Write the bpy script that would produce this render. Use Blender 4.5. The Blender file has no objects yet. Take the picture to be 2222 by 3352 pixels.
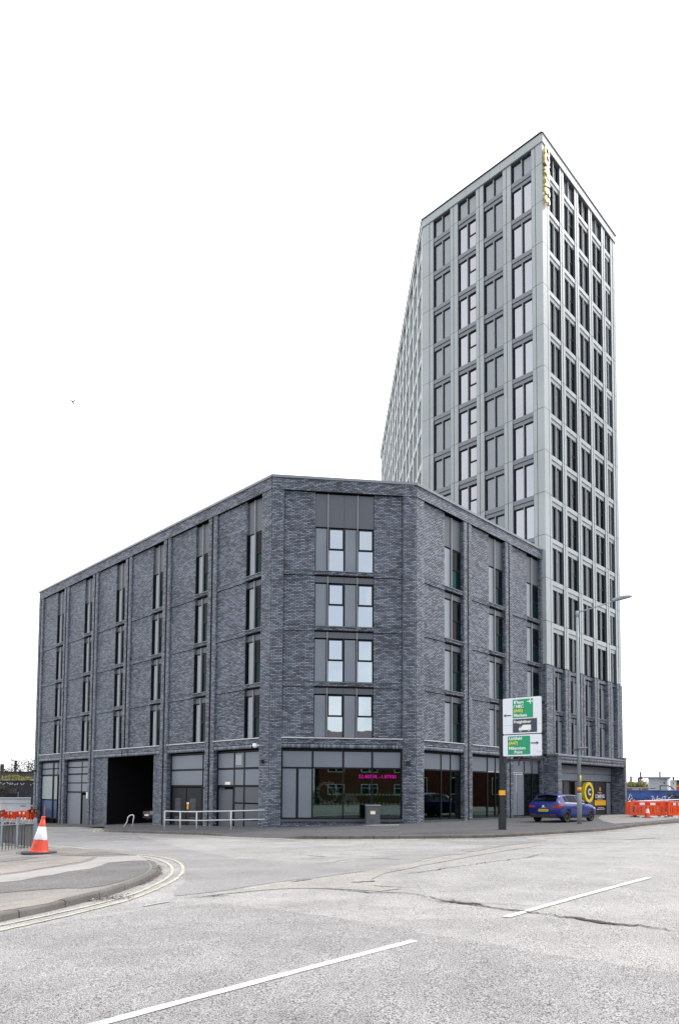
import bpy, math, random
import numpy as np
from mathutils import Vector, Matrix
random.seed(7); rng = np.random.default_rng(7)
S = bpy.context.scene
COL = S.collection
PI = math.pi
# ------------------------------------------------------------------ camera
F_PX, CY, TH, RHO, CZ = 2211.43, 2467.33, 0.0539, 0.0070, 1.65
_c, _s = math.cos(RHO), math.sin(RHO)
fw = Vector((0, math.cos(TH), math.sin(TH))); up0 = Vector((0, -math.sin(TH), math.cos(TH))); rt0 = Vector((1, 0, 0))
rt = rt0*_c + up0*_s; up = up0*_c - rt0*_s
cd = bpy.data.cameras.new('camera'); cam = bpy.data.objects.new('camera', cd); COL.objects.link(cam)
cam.matrix_world = Matrix(((rt.x, up.x, -fw.x, 0), (rt.y, up.y, -fw.y, 0), (rt.z, up.z, -fw.z, CZ), (0, 0, 0, 1)))
cd.sensor_fit = 'VERTICAL'; cd.sensor_height = 36; cd.sensor_width = 24; cd.lens = 36*F_PX/3352
cd.shift_y = (CY-1676)/3352; cd.clip_start = .1; cd.clip_end = 3000
S.camera = cam
# ------------------------------------------------------------------ light and exposure
SUN_AZ, SUN_EL = math.radians(62), math.radians(46)
w = bpy.data.worlds.new("World"); S.world = w; w.use_nodes = True
nt = w.node_tree; N = nt.nodes; Lk = nt.links; N.clear()
def wn(t, **k):
    n = N.new(t)
    for a, b in k.items(): setattr(n, a, b)
    return n
out = wn('ShaderNodeOutputWorld'); bg = wn('ShaderNodeBackground'); bg.inputs[1].default_value = .1
sky = wn('ShaderNodeTexSky', sky_type='NISHITA', sun_disc=False, sun_elevation=SUN_EL, sun_rotation=SUN_AZ)
tc = wn('ShaderNodeTexCoord')
sd = Vector((math.sin(SUN_AZ)*math.cos(SUN_EL), math.cos(SUN_AZ)*math.cos(SUN_EL), math.sin(SUN_EL)))
dot = wn('ShaderNodeVectorMath', operation='DOT_PRODUCT'); dot.inputs[1].default_value = sd
Lk.new(tc.outputs['Generated'], dot.inputs[0])
glow = wn('ShaderNodeMapRange'); glow.inputs[1].default_value = 0.0; glow.inputs[2].default_value = 1.0; glow.inputs[3].default_value = 13.8; glow.inputs[4].default_value = 15.5
Lk.new(dot.outputs['Value'], glow.inputs[0])
cloud = wn('ShaderNodeVectorMath', operation='SCALE'); cloud.inputs[0].default_value = (1.0, 1.005, 1.03)
Lk.new(glow.outputs[0], cloud.inputs['Scale'])
noi = wn('ShaderNodeTexNoise'); noi.inputs['Scale'].default_value = 2.6; noi.inputs['Detail'].default_value = 5
Lk.new(tc.outputs['Generated'], noi.inputs['Vector'])
sep = wn('ShaderNodeSeparateXYZ'); Lk.new(tc.outputs['Generated'], sep.inputs[0])
back = wn('ShaderNodeMapRange'); back.inputs[1].default_value = .15; back.inputs[2].default_value = -.5; back.inputs[3].default_value = 0; back.inputs[4].default_value = .55
Lk.new(sep.outputs['Y'], back.inputs[0])
nr = wn('ShaderNodeMapRange'); nr.inputs[1].default_value = .42; nr.inputs[2].default_value = .62; nr.inputs[3].default_value = .15; nr.inputs[4].default_value = 1
Lk.new(noi.outputs[0], nr.inputs[0])
mu = wn('ShaderNodeMath', operation='MULTIPLY'); Lk.new(back.outputs[0], mu.inputs[0]); Lk.new(nr.outputs[0], mu.inputs[1])
mx = wn('ShaderNodeMix', data_type='RGBA')
Lk.new(mu.outputs[0], mx.inputs[0]); Lk.new(cloud.outputs[0], mx.inputs[6]); Lk.new(sky.outputs[0], mx.inputs[7])
Lk.new(mx.outputs[2], bg.inputs[0]); Lk.new(bg.outputs[0], out.inputs[0])
sl = bpy.data.lights.new('sun', 'SUN'); sl.energy = 1.2; sl.angle = math.radians(10); sl.color = (1, .96, .9)
so = bpy.data.objects.new('sun', sl); COL.objects.link(so); so.rotation_euler = sd.to_track_quat('Z', 'Y').to_euler()
S.view_settings.view_transform = 'Standard'; S.view_settings.look = 'None'; S.view_settings.gamma = 1
S.view_settings.exposure = 0.45; S.view_settings.use_curve_mapping = False
# ------------------------------------------------------------------ measured plan
def V2(x, y): return Vector((x, y, 0))
B1 = V2(-3.46565, 33.2); dL = V2(-.7109, .70329); dF = V2(.99353, .11357); dR = V2(.70329, .7109)
B2 = V2(3.85945, 34.0373); TC = V2(13.31742, 43.2176); TD = TC+dL*10.07
aE = -.0273; dE = V2(math.sin(aE), math.cos(aE))
Z = Vector((0, 0, 1))
def frame(O, U):            # facade frame: x to the right seen from outside, y inward, z up
    n = Z.cross(U)
    return Matrix(((U.x, n.x, 0, O.x), (U.y, n.y, 0, O.y), (0, 0, 1, 0), (0, 0, 0, 1)))
FL = frame(B1, -dL); FF = frame(B1, dF); FR = frame(B2, dR); FTL = frame(TC, -dL); FTR = frame(TC, dR); FTE = frame(TD, -dE)
def ray(px, py):
    a, b = px-1111, py-CY
    a, b = _c*a+_s*b, -_s*a+_c*b
    x, u = a/F_PX, -b/F_PX
    return Vector((x, math.cos(TH)-u*math.sin(TH), math.sin(TH)+u*math.cos(TH)))
def smn(x, a=3.5, k=2.0): return -k*math.log(math.exp(-x/k)+math.exp(-a/k)) if x > -300 else x
def G(x, y): return -.05+.037*smn(max(x, -60))-.0037*min(y, 70)
def at(px, py, h=0):        # where the line of sight meets the sloping ground
    r = ray(px, py); z = 0
    for i in range(50):
        t = (z+h-CZ)/r.z; z = G(r.x*t, r.y*t)
    return Vector((r.x*t, r.y*t, z+h))
def atY(px, py, Y):
    r = ray(px, py); t = Y/r.y
    return Vector((r.x*t, Y, CZ+r.z*t))
# ------------------------------------------------------------------ mesh builder
class MB:
    def __init__(s): s.v = []; s.f = []
    def quad(s, a, b, c, d): n = len(s.v); s.v += [tuple(a), tuple(b), tuple(c), tuple(d)]; s.f.append((n, n+1, n+2, n+3))
    def poly(s, pts): n = len(s.v); s.v += [tuple(p) for p in pts]; s.f.append(tuple(range(n, n+len(pts))))
    def box(s, x0, x1, y0, y1, z0, z1):
        n = len(s.v)
        s.v += [(x0,y0,z0),(x1,y0,z0),(x1,y1,z0),(x0,y1,z0),(x0,y0,z1),(x1,y0,z1),(x1,y1,z1),(x0,y1,z1)]
        s.f += [(n,n+3,n+2,n+1),(n+4,n+5,n+6,n+7),(n,n+1,n+5,n+4),(n+1,n+2,n+6,n+5),(n+2,n+3,n+7,n+6),(n+3,n,n+4,n+7)]
    def prism(s, pts, z0, z1):   # pts: xy outline
        k = len(pts); n = len(s.v)
        s.v += [(p[0], p[1], z0) for p in pts]+[(p[0], p[1], z1) for p in pts]
        s.f.append(tuple(n+i for i in reversed(range(k)))); s.f.append(tuple(n+k+i for i in range(k)))
        for i in range(k): j = (i+1) % k; s.f.append((n+i, n+j, n+k+j, n+k+i))
    def plate(s, pts, y0, y1):   # pts: xz outline, thickness along y
        k = len(pts); n = len(s.v)
        s.v += [(p[0], y0, p[1]) for p in pts]+[(p[0], y1, p[1]) for p in pts]
        s.f.append(tuple(n+i for i in range(k))); s.f.append(tuple(n+k+i for i in reversed(range(k))))
        for i in range(k): j = (i+1) % k; s.f.append((n+j, n+i, n+k+i, n+k+j))
    def tube(s, pts, r, n=8, cap=True):
        pts = [Vector(p) for p in pts]; rs = r if isinstance(r, (list, tuple)) else [r]*len(pts)
        rings = []; prev = None
        for i, p in enumerate(pts):
            d = (pts[min(i+1, len(pts)-1)]-pts[max(i-1, 0)]).normalized()
            if prev is None: a = d.orthogonal().normalized()
            else: a = (prev-d*prev.dot(d)).normalized()
            prev = a; b = d.cross(a); base = len(s.v)
            for k in range(n):
                t = 2*PI*k/n; s.v.append(tuple(p+(a*math.cos(t)+b*math.sin(t))*rs[i]))
            rings.append(base)
        for i in range(len(rings)-1):
            for k in range(n):
                k2 = (k+1) % n; s.f.append((rings[i]+k, rings[i]+k2, rings[i+1]+k2, rings[i+1]+k))
        if cap: s.f.append(tuple(rings[0]+k for k in reversed(range(n)))); s.f.append(tuple(rings[-1]+k for k in range(n)))
    def bar(s, p, q, w_, h_, upv=(0, 0, 1)):   # rectangular bar
        p, q = Vector(p), Vector(q); d = (q-p).normalized(); u_ = Vector(upv)
        if abs(d.dot(u_)) > .95: u_ = Vector((0, 1, 0))
        a = d.cross(u_).normalized(); b = a.cross(d); n = len(s.v)
        for o in (p, q):
            for (i, j) in ((-1,-1),(1,-1),(1,1),(-1,1)): s.v.append(tuple(o+a*(w_/2*i)+b*(h_/2*j)))
        s.f += [(n,n+3,n+2,n+1),(n+4,n+5,n+6,n+7)]+[(n+i,n+(i+1)%4,n+4+(i+1)%4,n+4+i) for i in range(4)]
    def lathe(s, prof, n=24, c=(0, 0, 0)):
        base = len(s.v)
        for r, z in prof:
            for k in range(n): t = 2*PI*k/n; s.v.append((c[0]+r*math.cos(t), c[1]+r*math.sin(t), c[2]+z))
        for i in range(len(prof)-1):
            for k in range(n): k2 = (k+1) % n; s.f.append((base+i*n+k, base+i*n+k2, base+(i+1)*n+k2, base+(i+1)*n+k))
    def ribbon(s, pts, wd, fn, closed=False):  # 2d polyline with mitred width; fn maps 2d to 3d
        P = [Vector(p[:2]) for p in pts]; n = len(P); base = len(s.v)
        for i in range(n):
            a = P[(i-1) % n] if closed else P[max(i-1, 0)]; b = P[(i+1) % n] if closed else P[min(i+1, n-1)]
            d = (b-a).normalized(); q = Vector((-d.y, d.x)); ww = wd[i] if isinstance(wd, (list, tuple)) else wd
            s.v.append(tuple(fn(P[i]+q*ww/2))); s.v.append(tuple(fn(P[i]-q*ww/2)))
        for i in range(n if closed else n-1): j = (i+1) % n; s.f.append((base+2*i, base+2*i+1, base+2*j+1, base+2*j))
    def mesh(s, name, m=None, smooth=False):
        me = bpy.data.meshes.new(name); me.from_pydata(s.v, [], s.f); me.update()
        if m: me.materials.append(m)
        if smooth: me.polygons.foreach_set('use_smooth', [True]*len(me.polygons))
        return me
_inv = {}
def link(name, me, parent=None, M=None):
    o = bpy.data.objects.new(name, me); COL.objects.link(o)
    M = M or Matrix.Identity(4)
    if parent is not None:
        o.parent = parent; o.matrix_basis = wm(parent).inverted() @ M
    else: o.matrix_basis = M
    o['_'] = 0; del o['_']; WM[o.name] = M.copy()
    return o
WM = {}
def wm(o): return WM[o.name]
def thing(name, label, cat, M=None, group=None):
    o = link(name, None, None, M); o.empty_display_size = .2
    o['label'] = label; o['category'] = cat
    if group: o['group'] = group
    return o
def tag(o, label, cat, group=None):
    o['label'] = label; o['category'] = cat
    if group: o['group'] = group
    return o
def struct(o, k='structure'): o['kind'] = k; return o
def T(x, y=0, z=0): return Matrix.Translation(Vector((x, y, z)))
def RZ(a): return Matrix.Rotation(a, 4, 'Z')
def part(name, mb, m, parent, M=None, smooth=False):
    return link(name, mb.mesh(name, m, smooth), parent, M if M is not None else wm(parent))
def boxpart(name, b, m, parent, M=None):
    k = MB(); k.box(*b); return part(name, k, m, parent, M)
def copy_tree(o, M, label=None):
    W0 = wm(o).inverted()
    def rec(a, par):
        c = a.copy(); COL.objects.link(c); WM[c.name] = M @ W0 @ wm(a)
        if par is not None: c.parent = par; c.matrix_basis = WM[par.name].inverted() @ WM[c.name]
        else: c.matrix_basis = WM[c.name]
        for ch in KIDS.get(a.name, []): rec(ch, c)
        return c
    c = rec(o, None)
    if label: c['label'] = label
    return c
KIDS = {}
_link = link
def link(name, me, parent=None, M=None):
    o = _link(name, me, parent, M)
    if parent is not None: KIDS.setdefault(parent.name, []).append(o)
    return o
# ------------------------------------------------------------------ materials
def mat(name, col, rough=.6, metal=0, spec=.5, noise=None, bump=None, coat=0, emit=None):
    m = bpy.data.materials.new(name); m.use_nodes = True; t = m.node_tree; b = t.nodes['Principled BSDF']
    b.inputs['Base Color'].default_value = (*col, 1); b.inputs['Roughness'].default_value = rough
    b.inputs['Metallic'].default_value = metal; b.inputs['Specular IOR Level'].default_value = spec
    b.inputs['Coat Weight'].default_value = coat; b.inputs['Coat Roughness'].default_value = .08
    if emit: b.inputs['Emission Color'].default_value = (*emit[:3], 1); b.inputs['Emission Strength'].default_value = emit[3]
    if noise or bump:
        g = t.nodes.new('ShaderNodeNewGeometry')
    if noise:   # list of (scale, amount, detail)
        last = None
        for sc, am, de in noise:
            n = t.nodes.new('ShaderNodeTexNoise'); n.inputs['Scale'].default_value = sc; n.inputs['Detail'].default_value = de
            t.links.new(g.outputs['Position'], n.inputs['Vector'])
            r = t.nodes.new('ShaderNodeMapRange'); r.inputs[1].default_value = .3; r.inputs[2].default_value = .7
            r.inputs[3].default_value = 1-am; r.inputs[4].default_value = 1+am; t.links.new(n.outputs[0], r.inputs[0])
            if last is None: last = r.outputs[0]
            else:
                k = t.nodes.new('ShaderNodeMath'); k.operation = 'MULTIPLY'; t.links.new(last, k.inputs[0]); t.links.new(r.outputs[0], k.inputs[1]); last = k.outputs[0]
        vs = t.nodes.new('ShaderNodeVectorMath'); vs.operation = 'SCALE'; vs.inputs[0].default_value = col
        t.links.new(last, vs.inputs['Scale']); t.links.new(vs.outputs[0], b.inputs['Base Color'])
    if bump:
        n = t.nodes.new('ShaderNodeTexNoise'); n.inputs['Scale'].default_value = bump[0]; n.inputs['Detail'].default_value = 3
        t.links.new(g.outputs['Position'], n.inputs['Vector'])
        bp = t.nodes.new('ShaderNodeBump'); bp.inputs['Strength'].default_value = bump[1]; bp.inputs['Distance'].default_value = bump[2]
        t.links.new(n.outputs[0], bp.inputs['Height']); t.links.new(bp.outputs[0], b.inputs['Normal'])
    return m
def brickmat(name, lo, hi):
    m = bpy.data.materials.new(name); m.use_nodes = True; t = m.node_tree; b = t.nodes['Principled BSDF']; nd = t.nodes.new; L = t.links.new
    g = nd('ShaderNodeNewGeometry'); oi = nd('ShaderNodeObjectInfo')
    ad = nd('ShaderNodeMath'); ad.operation = 'ADD'; L(g.outputs['Random Per Island'], ad.inputs[0]); L(oi.outputs['Random'], ad.inputs[1])
    fr = nd('ShaderNodeMath'); fr.operation = 'FRACT'; L(ad.outputs[0], fr.inputs[0])
    n = nd('ShaderNodeTexNoise'); n.inputs['Scale'].default_value = .55; n.inputs['Detail'].default_value = 3; L(g.outputs['Position'], n.inputs['Vector'])
    n2 = nd('ShaderNodeTexNoise'); n2.inputs['Scale'].default_value = 28; n2.inputs['Detail'].default_value = 3; L(g.outputs['Position'], n2.inputs['Vector'])
    cmb = nd('ShaderNodeMath'); cmb.operation = 'MULTIPLY_ADD'; L(n.outputs[0], cmb.inputs[0]); cmb.inputs[1].default_value = .55; cmb.inputs[2].default_value = -.16
    s2 = nd('ShaderNodeMath'); s2.operation = 'MULTIPLY_ADD'; L(fr.outputs[0], s2.inputs[0]); s2.inputs[1].default_value = .66; L(cmb.outputs[0], s2.inputs[2])
    s3 = nd('ShaderNodeMath'); s3.operation = 'MULTIPLY_ADD'; L(n2.outputs[0], s3.inputs[0]); s3.inputs[1].default_value = .5; L(s2.outputs[0], s3.inputs[2])
    cr = nd('ShaderNodeValToRGB'); e = cr.color_ramp.elements
    e[0].position = .12; e[0].color = (*[c*.5 for c in lo], 1); e[1].position = 1.15 if False else 1; e[1].color = (*hi, 1)
    x = cr.color_ramp.elements.new(.4); x.color = (*lo, 1); x = cr.color_ramp.elements.new(.75); x.color = (*[(a*.5+c*.5) for a, c in zip(lo, hi)], 1)
    L(s3.outputs[0], cr.inputs[0]); L(cr.outputs[0], b.inputs['Base Color'])
    b.inputs['Roughness'].default_value = .42; b.inputs['Specular IOR Level'].default_value = .55
    bp = nd('ShaderNodeBump'); bp.inputs['Strength'].default_value = .35; bp.inputs['Distance'].default_value = .004
    L(n2.outputs[0], bp.inputs['Height']); L(bp.outputs[0], b.inputs['Normal'])
    return m
def glassmat(name, tint, refl, f0=.12):
    m = bpy.data.materials.new(name); m.use_nodes = True; t = m.node_tree; t.nodes.clear(); nd = t.nodes.new; L = t.links.new
    o = nd('ShaderNodeOutputMaterial'); d = nd('ShaderNodeBsdfPrincipled'); d.inputs['Base Color'].default_value = (*tint, 1); d.inputs['Roughness'].default_value = .5; d.inputs['Specular IOR Level'].default_value = 0
    gl = nd('ShaderNodeBsdfGlossy'); gl.inputs['Roughness'].default_value = .015; gl.inputs['Color'].default_value = (*refl, 1)
    lw = nd('ShaderNodeFresnel'); lw.inputs['IOR'].default_value = (1+math.sqrt(f0))/(1-math.sqrt(f0))
    n = nd('ShaderNodeTexNoise'); n.inputs['Scale'].default_value = .9; g = nd('ShaderNodeNewGeometry'); L(g.outputs['Position'], n.inputs['Vector'])
    bp = nd('ShaderNodeBump'); bp.inputs['Strength'].default_value = .06; bp.inputs['Distance'].default_value = .05; L(n.outputs[0], bp.inputs['Height'])
    L(bp.outputs[0], gl.inputs['Normal'])
    mx = nd('ShaderNodeMixShader'); L(lw.outputs[0], mx.inputs[0]); L(d.outputs[0], mx.inputs[1]); L(gl.outputs[0], mx.inputs[2]); L(mx.outputs[0], o.inputs[0])
    return m
def clearglass(name, f0=.1, tint=(.55, .62, .6)):
    m = bpy.data.materials.new(name); m.use_nodes = True; t = m.node_tree; t.nodes.clear(); nd = t.nodes.new; L = t.links.new
    o = nd('ShaderNodeOutputMaterial'); d = nd('ShaderNodeBsdfTransparent'); d.inputs['Color'].default_value = (*tint, 1)
    gl = nd('ShaderNodeBsdfGlossy'); gl.inputs['Roughness'].default_value = .01; gl.inputs['Color'].default_value = (.7, .92, .86, 1)
    lw = nd('ShaderNodeFresnel'); lw.inputs['IOR'].default_value = (1+math.sqrt(f0))/(1-math.sqrt(f0))
    mx = nd('ShaderNodeMixShader'); L(lw.outputs[0], mx.inputs[0]); L(d.outputs[0], mx.inputs[1]); L(gl.outputs[0], mx.inputs[2]); L(mx.outputs[0], o.inputs[0])
    return m
def asphalt(name, col, speck=.5, sc=95, warm=0, blotch=.12, big=.35):
    m = bpy.data.materials.new(name); m.use_nodes = True; t = m.node_tree; b = t.nodes['Principled BSDF']; nd = t.nodes.new; L = t.links.new
    g = nd('ShaderNodeNewGeometry')
    def noise(s_, d_, a, lo=.3, hi=.7, stretch=None):
        n = nd('ShaderNodeTexNoise'); n.inputs['Scale'].default_value = s_; n.inputs['Detail'].default_value = d_
        if stretch:
            mp = nd('ShaderNodeMapping'); mp.inputs['Rotation'].default_value = (0, 0, stretch[0]); mp.inputs['Scale'].default_value = stretch[1]; L(g.outputs['Position'], mp.inputs[0]); L(mp.outputs[0], n.inputs['Vector'])
        else: L(g.outputs['Position'], n.inputs['Vector'])
        r = nd('ShaderNodeMapRange'); r.inputs[1].default_value = lo; r.inputs[2].default_value = hi; r.inputs[3].default_value = 1-a; r.inputs[4].default_value = 1+a; L(n.outputs[0], r.inputs[0])
        return n, r.outputs[0]
    n1, r1 = noise(sc, 2.5, speck, .34, .60)
    nP = nd('ShaderNodeTexNoise'); nP.inputs['Scale'].default_value = sc*.45; nP.inputs['Detail'].default_value = 2; L(g.outputs['Position'], nP.inputs['Vector'])
    rP = nd('ShaderNodeMapRange'); rP.inputs[1].default_value = .30; rP.inputs[2].default_value = .46; rP.inputs[3].default_value = 1-speck*.6; rP.inputs[4].default_value = 1.06; L(nP.outputs[0], rP.inputs[0]); n2, r2 = noise(1.1, 5, blotch); n3, r3 = noise(6, 4, blotch*.6)
    n4, r4 = noise(big, 3, .1, stretch=(-.72, (.25, 2.2, 1)))
    def mul(a, c):
        k = nd('ShaderNodeMath'); k.operation = 'MULTIPLY'; L(a, k.inputs[0]); L(c, k.inputs[1]); return k.outputs[0]
    f = mul(mul(mul(mul(r1, r2), r3), r4), rP.outputs[0])
    hs = nd('ShaderNodeMix'); hs.data_type = 'RGBA'; hs.inputs[6].default_value = (*col, 1); hs.inputs[7].default_value = (col[0]*1.06, col[1]*.99, col[2]*.93, 1)
    n5 = nd('ShaderNodeTexNoise'); n5.inputs['Scale'].default_value = sc*.7; L(g.outputs['Position'], n5.inputs['Vector']); L(n5.outputs[0], hs.inputs[0])
    vs = nd('ShaderNodeVectorMath'); vs.operation = 'SCALE'; L(hs.outputs[2], vs.inputs[0]); L(f, vs.inputs['Scale']); L(vs.outputs[0], b.inputs['Base Color'])
    b.inputs['Roughness'].default_value = .8; b.inputs['Specular IOR Level'].default_value = .35
    bp = nd('ShaderNodeBump'); bp.inputs['Strength'].default_value = .7; bp.inputs['Distance'].default_value = .006; L(n1.outputs[0], bp.inputs['Height']); L(bp.outputs[0], b.inputs['Normal'])
    return m
def paintmat(name, col, wear=.45):
    m = mat(name, col, .6, noise=[(40, .12, 3), (3, .1, 3)], bump=(110, .5, .003)); return m
M = dict(
 brick=brickmat('blue_grey_brick', (.072, .085, .110), (.235, .272, .338)),
 mortar=mat('dark_mortar', (.012, .013, .018), .9),
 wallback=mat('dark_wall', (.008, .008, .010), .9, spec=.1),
 panel=mat('grey_panel', (.165, .192, .23), .42, noise=[(60, .05, 2), (.8, .06, 2)]),
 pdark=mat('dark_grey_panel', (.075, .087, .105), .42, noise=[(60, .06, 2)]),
 pside=mat('sky_sheen_side_panel', (.27, .305, .345), .42, noise=[(60, .05, 2)]),  # paler copy of the grey panel; side-face sky reflection put into its colour
 coping=mat('grey_coping', (.2, .215, .235), .4, metal=.3),
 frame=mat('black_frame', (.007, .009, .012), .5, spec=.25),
 fin=mat('pale_fin', (.42, .44, .47), .4),
 sill=mat('pale_sill', (.58, .60, .62), .5),
 joint=mat('black_joint', (.004, .004, .006), .8),
 clad=mat('pale_metal_cladding', (.385, .422, .435), .5, spec=.4, noise=[(.5, .06, 2), (.12, .05, 2)]),
 cladk=mat('tower_infill_sky_sheen', (.31, .345, .37), .4, noise=[(50, .05, 2)]),
 fascia=mat('grey_fascia', (.18, .195, .22), .38, metal=.2),
 glassS=glassmat('mirror_sky_glass', (.06, .08, .11), (1, 1, 1), .36),
 glassF=glassmat('pale_blue_glass', (.05, .08, .11), (.88, .95, 1), .54),
 glassT=glassmat('violet_tint_glass', (.07, .08, .12), (.96, .97, 1), .37),
 glassD=glassmat('dark_room_glass', (.003, .005, .008), (.9, 1, 1), .008),
 glassG=glassmat('teal_dark_glass', (.004, .016, .018), (.8, 1, 1), .01),
 shop=clearglass('shop_glass', .11, (.5, .6, .57)),
 white=mat('white_plastic', (.8, .8, .8), .4), black=mat('black_plastic', (.012, .012, .014), .5),
 galv=mat('galvanised_steel', (.30, .33, .36), .45, metal=.6, noise=[(25, .15, 3)]),
 barm=mat('dark_steel_bar', (.03, .033, .04), .5),
 rail=mat('pale_painted_rail', (.62, .65, .67), .4),
 lampm=mat('grey_lamp_column', (.27, .30, .33), .45, noise=[(3, .08, 3)]),
 pole=mat('dark_sign_pole', (.02, .021, .028), .5, noise=[(20, .2, 3)]),
 orange=mat('orange_plastic', (.80, .085, .008), .45, noise=[(6, .12, 3)]),
 conered=mat('cone_orange_red', (.72, .07, .03), .42, noise=[(9, .1, 3)]),
 conewhite=mat('cone_white_sleeve', (.72, .73, .78), .4, noise=[(18, .08, 4)]),
 conebase=mat('cone_black_base', (.035, .05, .06), .6, noise=[(15, .2, 3)]),
 redrefl=mat('red_reflector', (.6, .02, .02), .3), whiterefl=mat('white_reflector', (.8, .8, .82), .3),
 yellow=mat('yellow_film', (.85, .62, .02), .45), amber=mat('amber_film', (.9, .42, .01), .45), gold=mat('gold_return', (.55, .42, .02), .4),
 signw=mat('sign_white', (.72, .76, .82), .45), signg=mat('sign_green', (.0, .30, .13), .45), signk=mat('sign_dark', (.035, .045, .065), .45),
 signy=mat('sign_yellow', (.85, .6, .05), .45), ink=mat('black_ink', (.012, .012, .016), .5), redb=mat('red_paint', (.55, .02, .03), .4),
 blue=mat('car_blue_paint', (.008, .022, .18), .36, spec=.35, coat=.12), carblack=mat('car_black_paint', (.01, .01, .012), .2, coat=1),
 tyre=mat('tyre_rubber', (.012, .012, .012), .75), rim=mat('dark_alloy', (.06, .06, .065), .35, metal=.7), rimedge=mat('bright_alloy', (.5, .5, .52), .3, metal=.9),
 carglass=glassmat('car_glass', (.004, .005, .007), (.45, .47, .5), .01), tail=mat('tail_lamp_red', (.35, .005, .01), .3), chrome=mat('chrome', (.7, .7, .72), .15, metal=1),
 hoard=mat('blue_painted_wall', (.035, .085, .29), .6, noise=[(.8, .35, 5), (5, .25, 4)]), cabin=mat('white_cabin_steel', (.66, .70, .73), .5, noise=[(.9, .06, 3)]),
 cabinroof=mat('cabin_roof_edge', (.3, .36, .38), .5), darkwall=mat('soot_black_wall', (.025, .027, .033), .8, noise=[(.7, .5, 5), (4, .35, 4)]),
 arch=mat('weathered_stone', (.085, .08, .075), .85, noise=[(.6, .4, 5), (4, .3, 4)]), redwall=mat('faded_red_brick', (.34, .17, .13), .85, noise=[(.5, .25, 4), (6, .2, 3)]),
 concrete=mat('concrete_coping', (.5, .5, .48), .8, noise=[(3, .12, 3)]),
 grass=mat('dry_grass', (.15, .15, .085), .85, noise=[(1.2, .5, 5), (6, .5, 3)]), leaf=mat('leaf_green', (.07, .11, .03), .7, noise=[(3, .3, 3)]), leafy=mat('yellow_green_leaf', (.22, .21, .06), .7, noise=[(3, .3, 3)]),
 twig=mat('dark_twig', (.05, .04, .03), .85), scrub=mat('dark_scrub', (.035, .045, .025), .8, noise=[(3, .3, 3)]),
 road=asphalt('worn_asphalt', (.285, .285, .286), .8, 85), roadd=asphalt('grey_resurfaced_asphalt', (.238, .24, .244), .9, 85), roads=asphalt('side_road_asphalt', (.248, .25, .255), .5, 80, blotch=.08),
 roadp=asphalt('pale_worn_aggregate', (.29, .283, .27), .7, 90, blotch=.12),
 pave=asphalt('dark_tarmac_pavement', (.088, .091, .098), .25, 40, blotch=.1), pavem=asphalt('sunlit_paving', (.24, .238, .235), .2, 40, blotch=.1), pavel=asphalt('pale_paving', (.36, .355, .345), .15, 40, blotch=.08),
 isl=asphalt('island_tarmac', (.215, .208, .20), .35, 60, blotch=.16), isld=asphalt('island_dark_patch', (.145, .143, .144), .6, 55, blotch=.12), isll=asphalt('island_pale_strip', (.33, .33, .325), .15, 60, blotch=.08),
 islp=asphalt('island_pinkish_patch', (.265, .245, .23), .35, 60, blotch=.12),
 kerb=mat('weathered_kerb_stone', (.15, .142, .132), .85, noise=[(2.2, .2, 4), (30, .16, 3)], bump=(60, .5, .004)),
 kerbr=mat('dark_kerb_stone', (.13, .115, .108), .85, noise=[(1.5, .3, 4), (20, .2, 3)], bump=(40, .5, .004)),
 lwhite=paintmat('white_road_paint', (.8, .8, .79)), lyellow=mat('faded_yellow_paint', (.50, .48, .39), .7, noise=[(30, .25, 4), (4, .18, 4)]), lworn=paintmat('worn_white_paint', (.45, .45, .44)),
 crack=mat('crack_dirt', (.06, .052, .045), .95, noise=[(25, .4, 3)]), ground=mat('waste_ground', (.2, .19, .17), .9, noise=[(.1, .2, 4), (2, .2, 4)]),
 debris=mat('brown_debris', (.13, .075, .05), .9, noise=[(40, .4, 2)]), litter=mat('litter_white', (.6, .62, .62), .6), litterb=mat('litter_blue', (.15, .35, .42), .6),
 floorin=mat('interior_floor', (.12, .12, .12), .5), wallin=mat('interior_wall', (.05, .055, .06), .8), teal=mat('teal_curtain', (.006, .07, .06), .8), plum=mat('plum_curtain', (.06, .01, .03), .8),
 pink=mat('pink_led', (.02, 0, .01), .5, emit=(1, .0, .42, 1.8)), vinyl=mat('pale_vinyl_ring', (.10, .13, .12), .6), purple=mat('purple_spray', (.06, .012, .10), .6),
 housebrick=mat('house_red_brick', (.10, .028, .014), .85, noise=[(1, .2, 4), (14, .25, 3)]), tile=mat('roof_tile', (.07, .05, .045), .8, noise=[(6, .3, 3)]), upvc=mat('white_window_frame', (.8, .82, .82), .35),
 hedge=mat('hedge_green', (.03, .08, .025), .8, noise=[(4, .4, 4)]), verge=mat('grass_verge', (.05, .13, .03), .85, noise=[(3, .3, 4)]),
 perf=mat('perforated_steel', (.28, .33, .33), .5, noise=[(70, .6, 0)]), bluepanel=mat('blue_reflective_board', (.02, .07, .16), .3), cabinet=mat('cabinet_grey', (.085, .09, .10), .5, noise=[(6, .12, 4)]), magenta=mat('graffiti_grey', (.5, .52, .56), .6),
)
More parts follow.
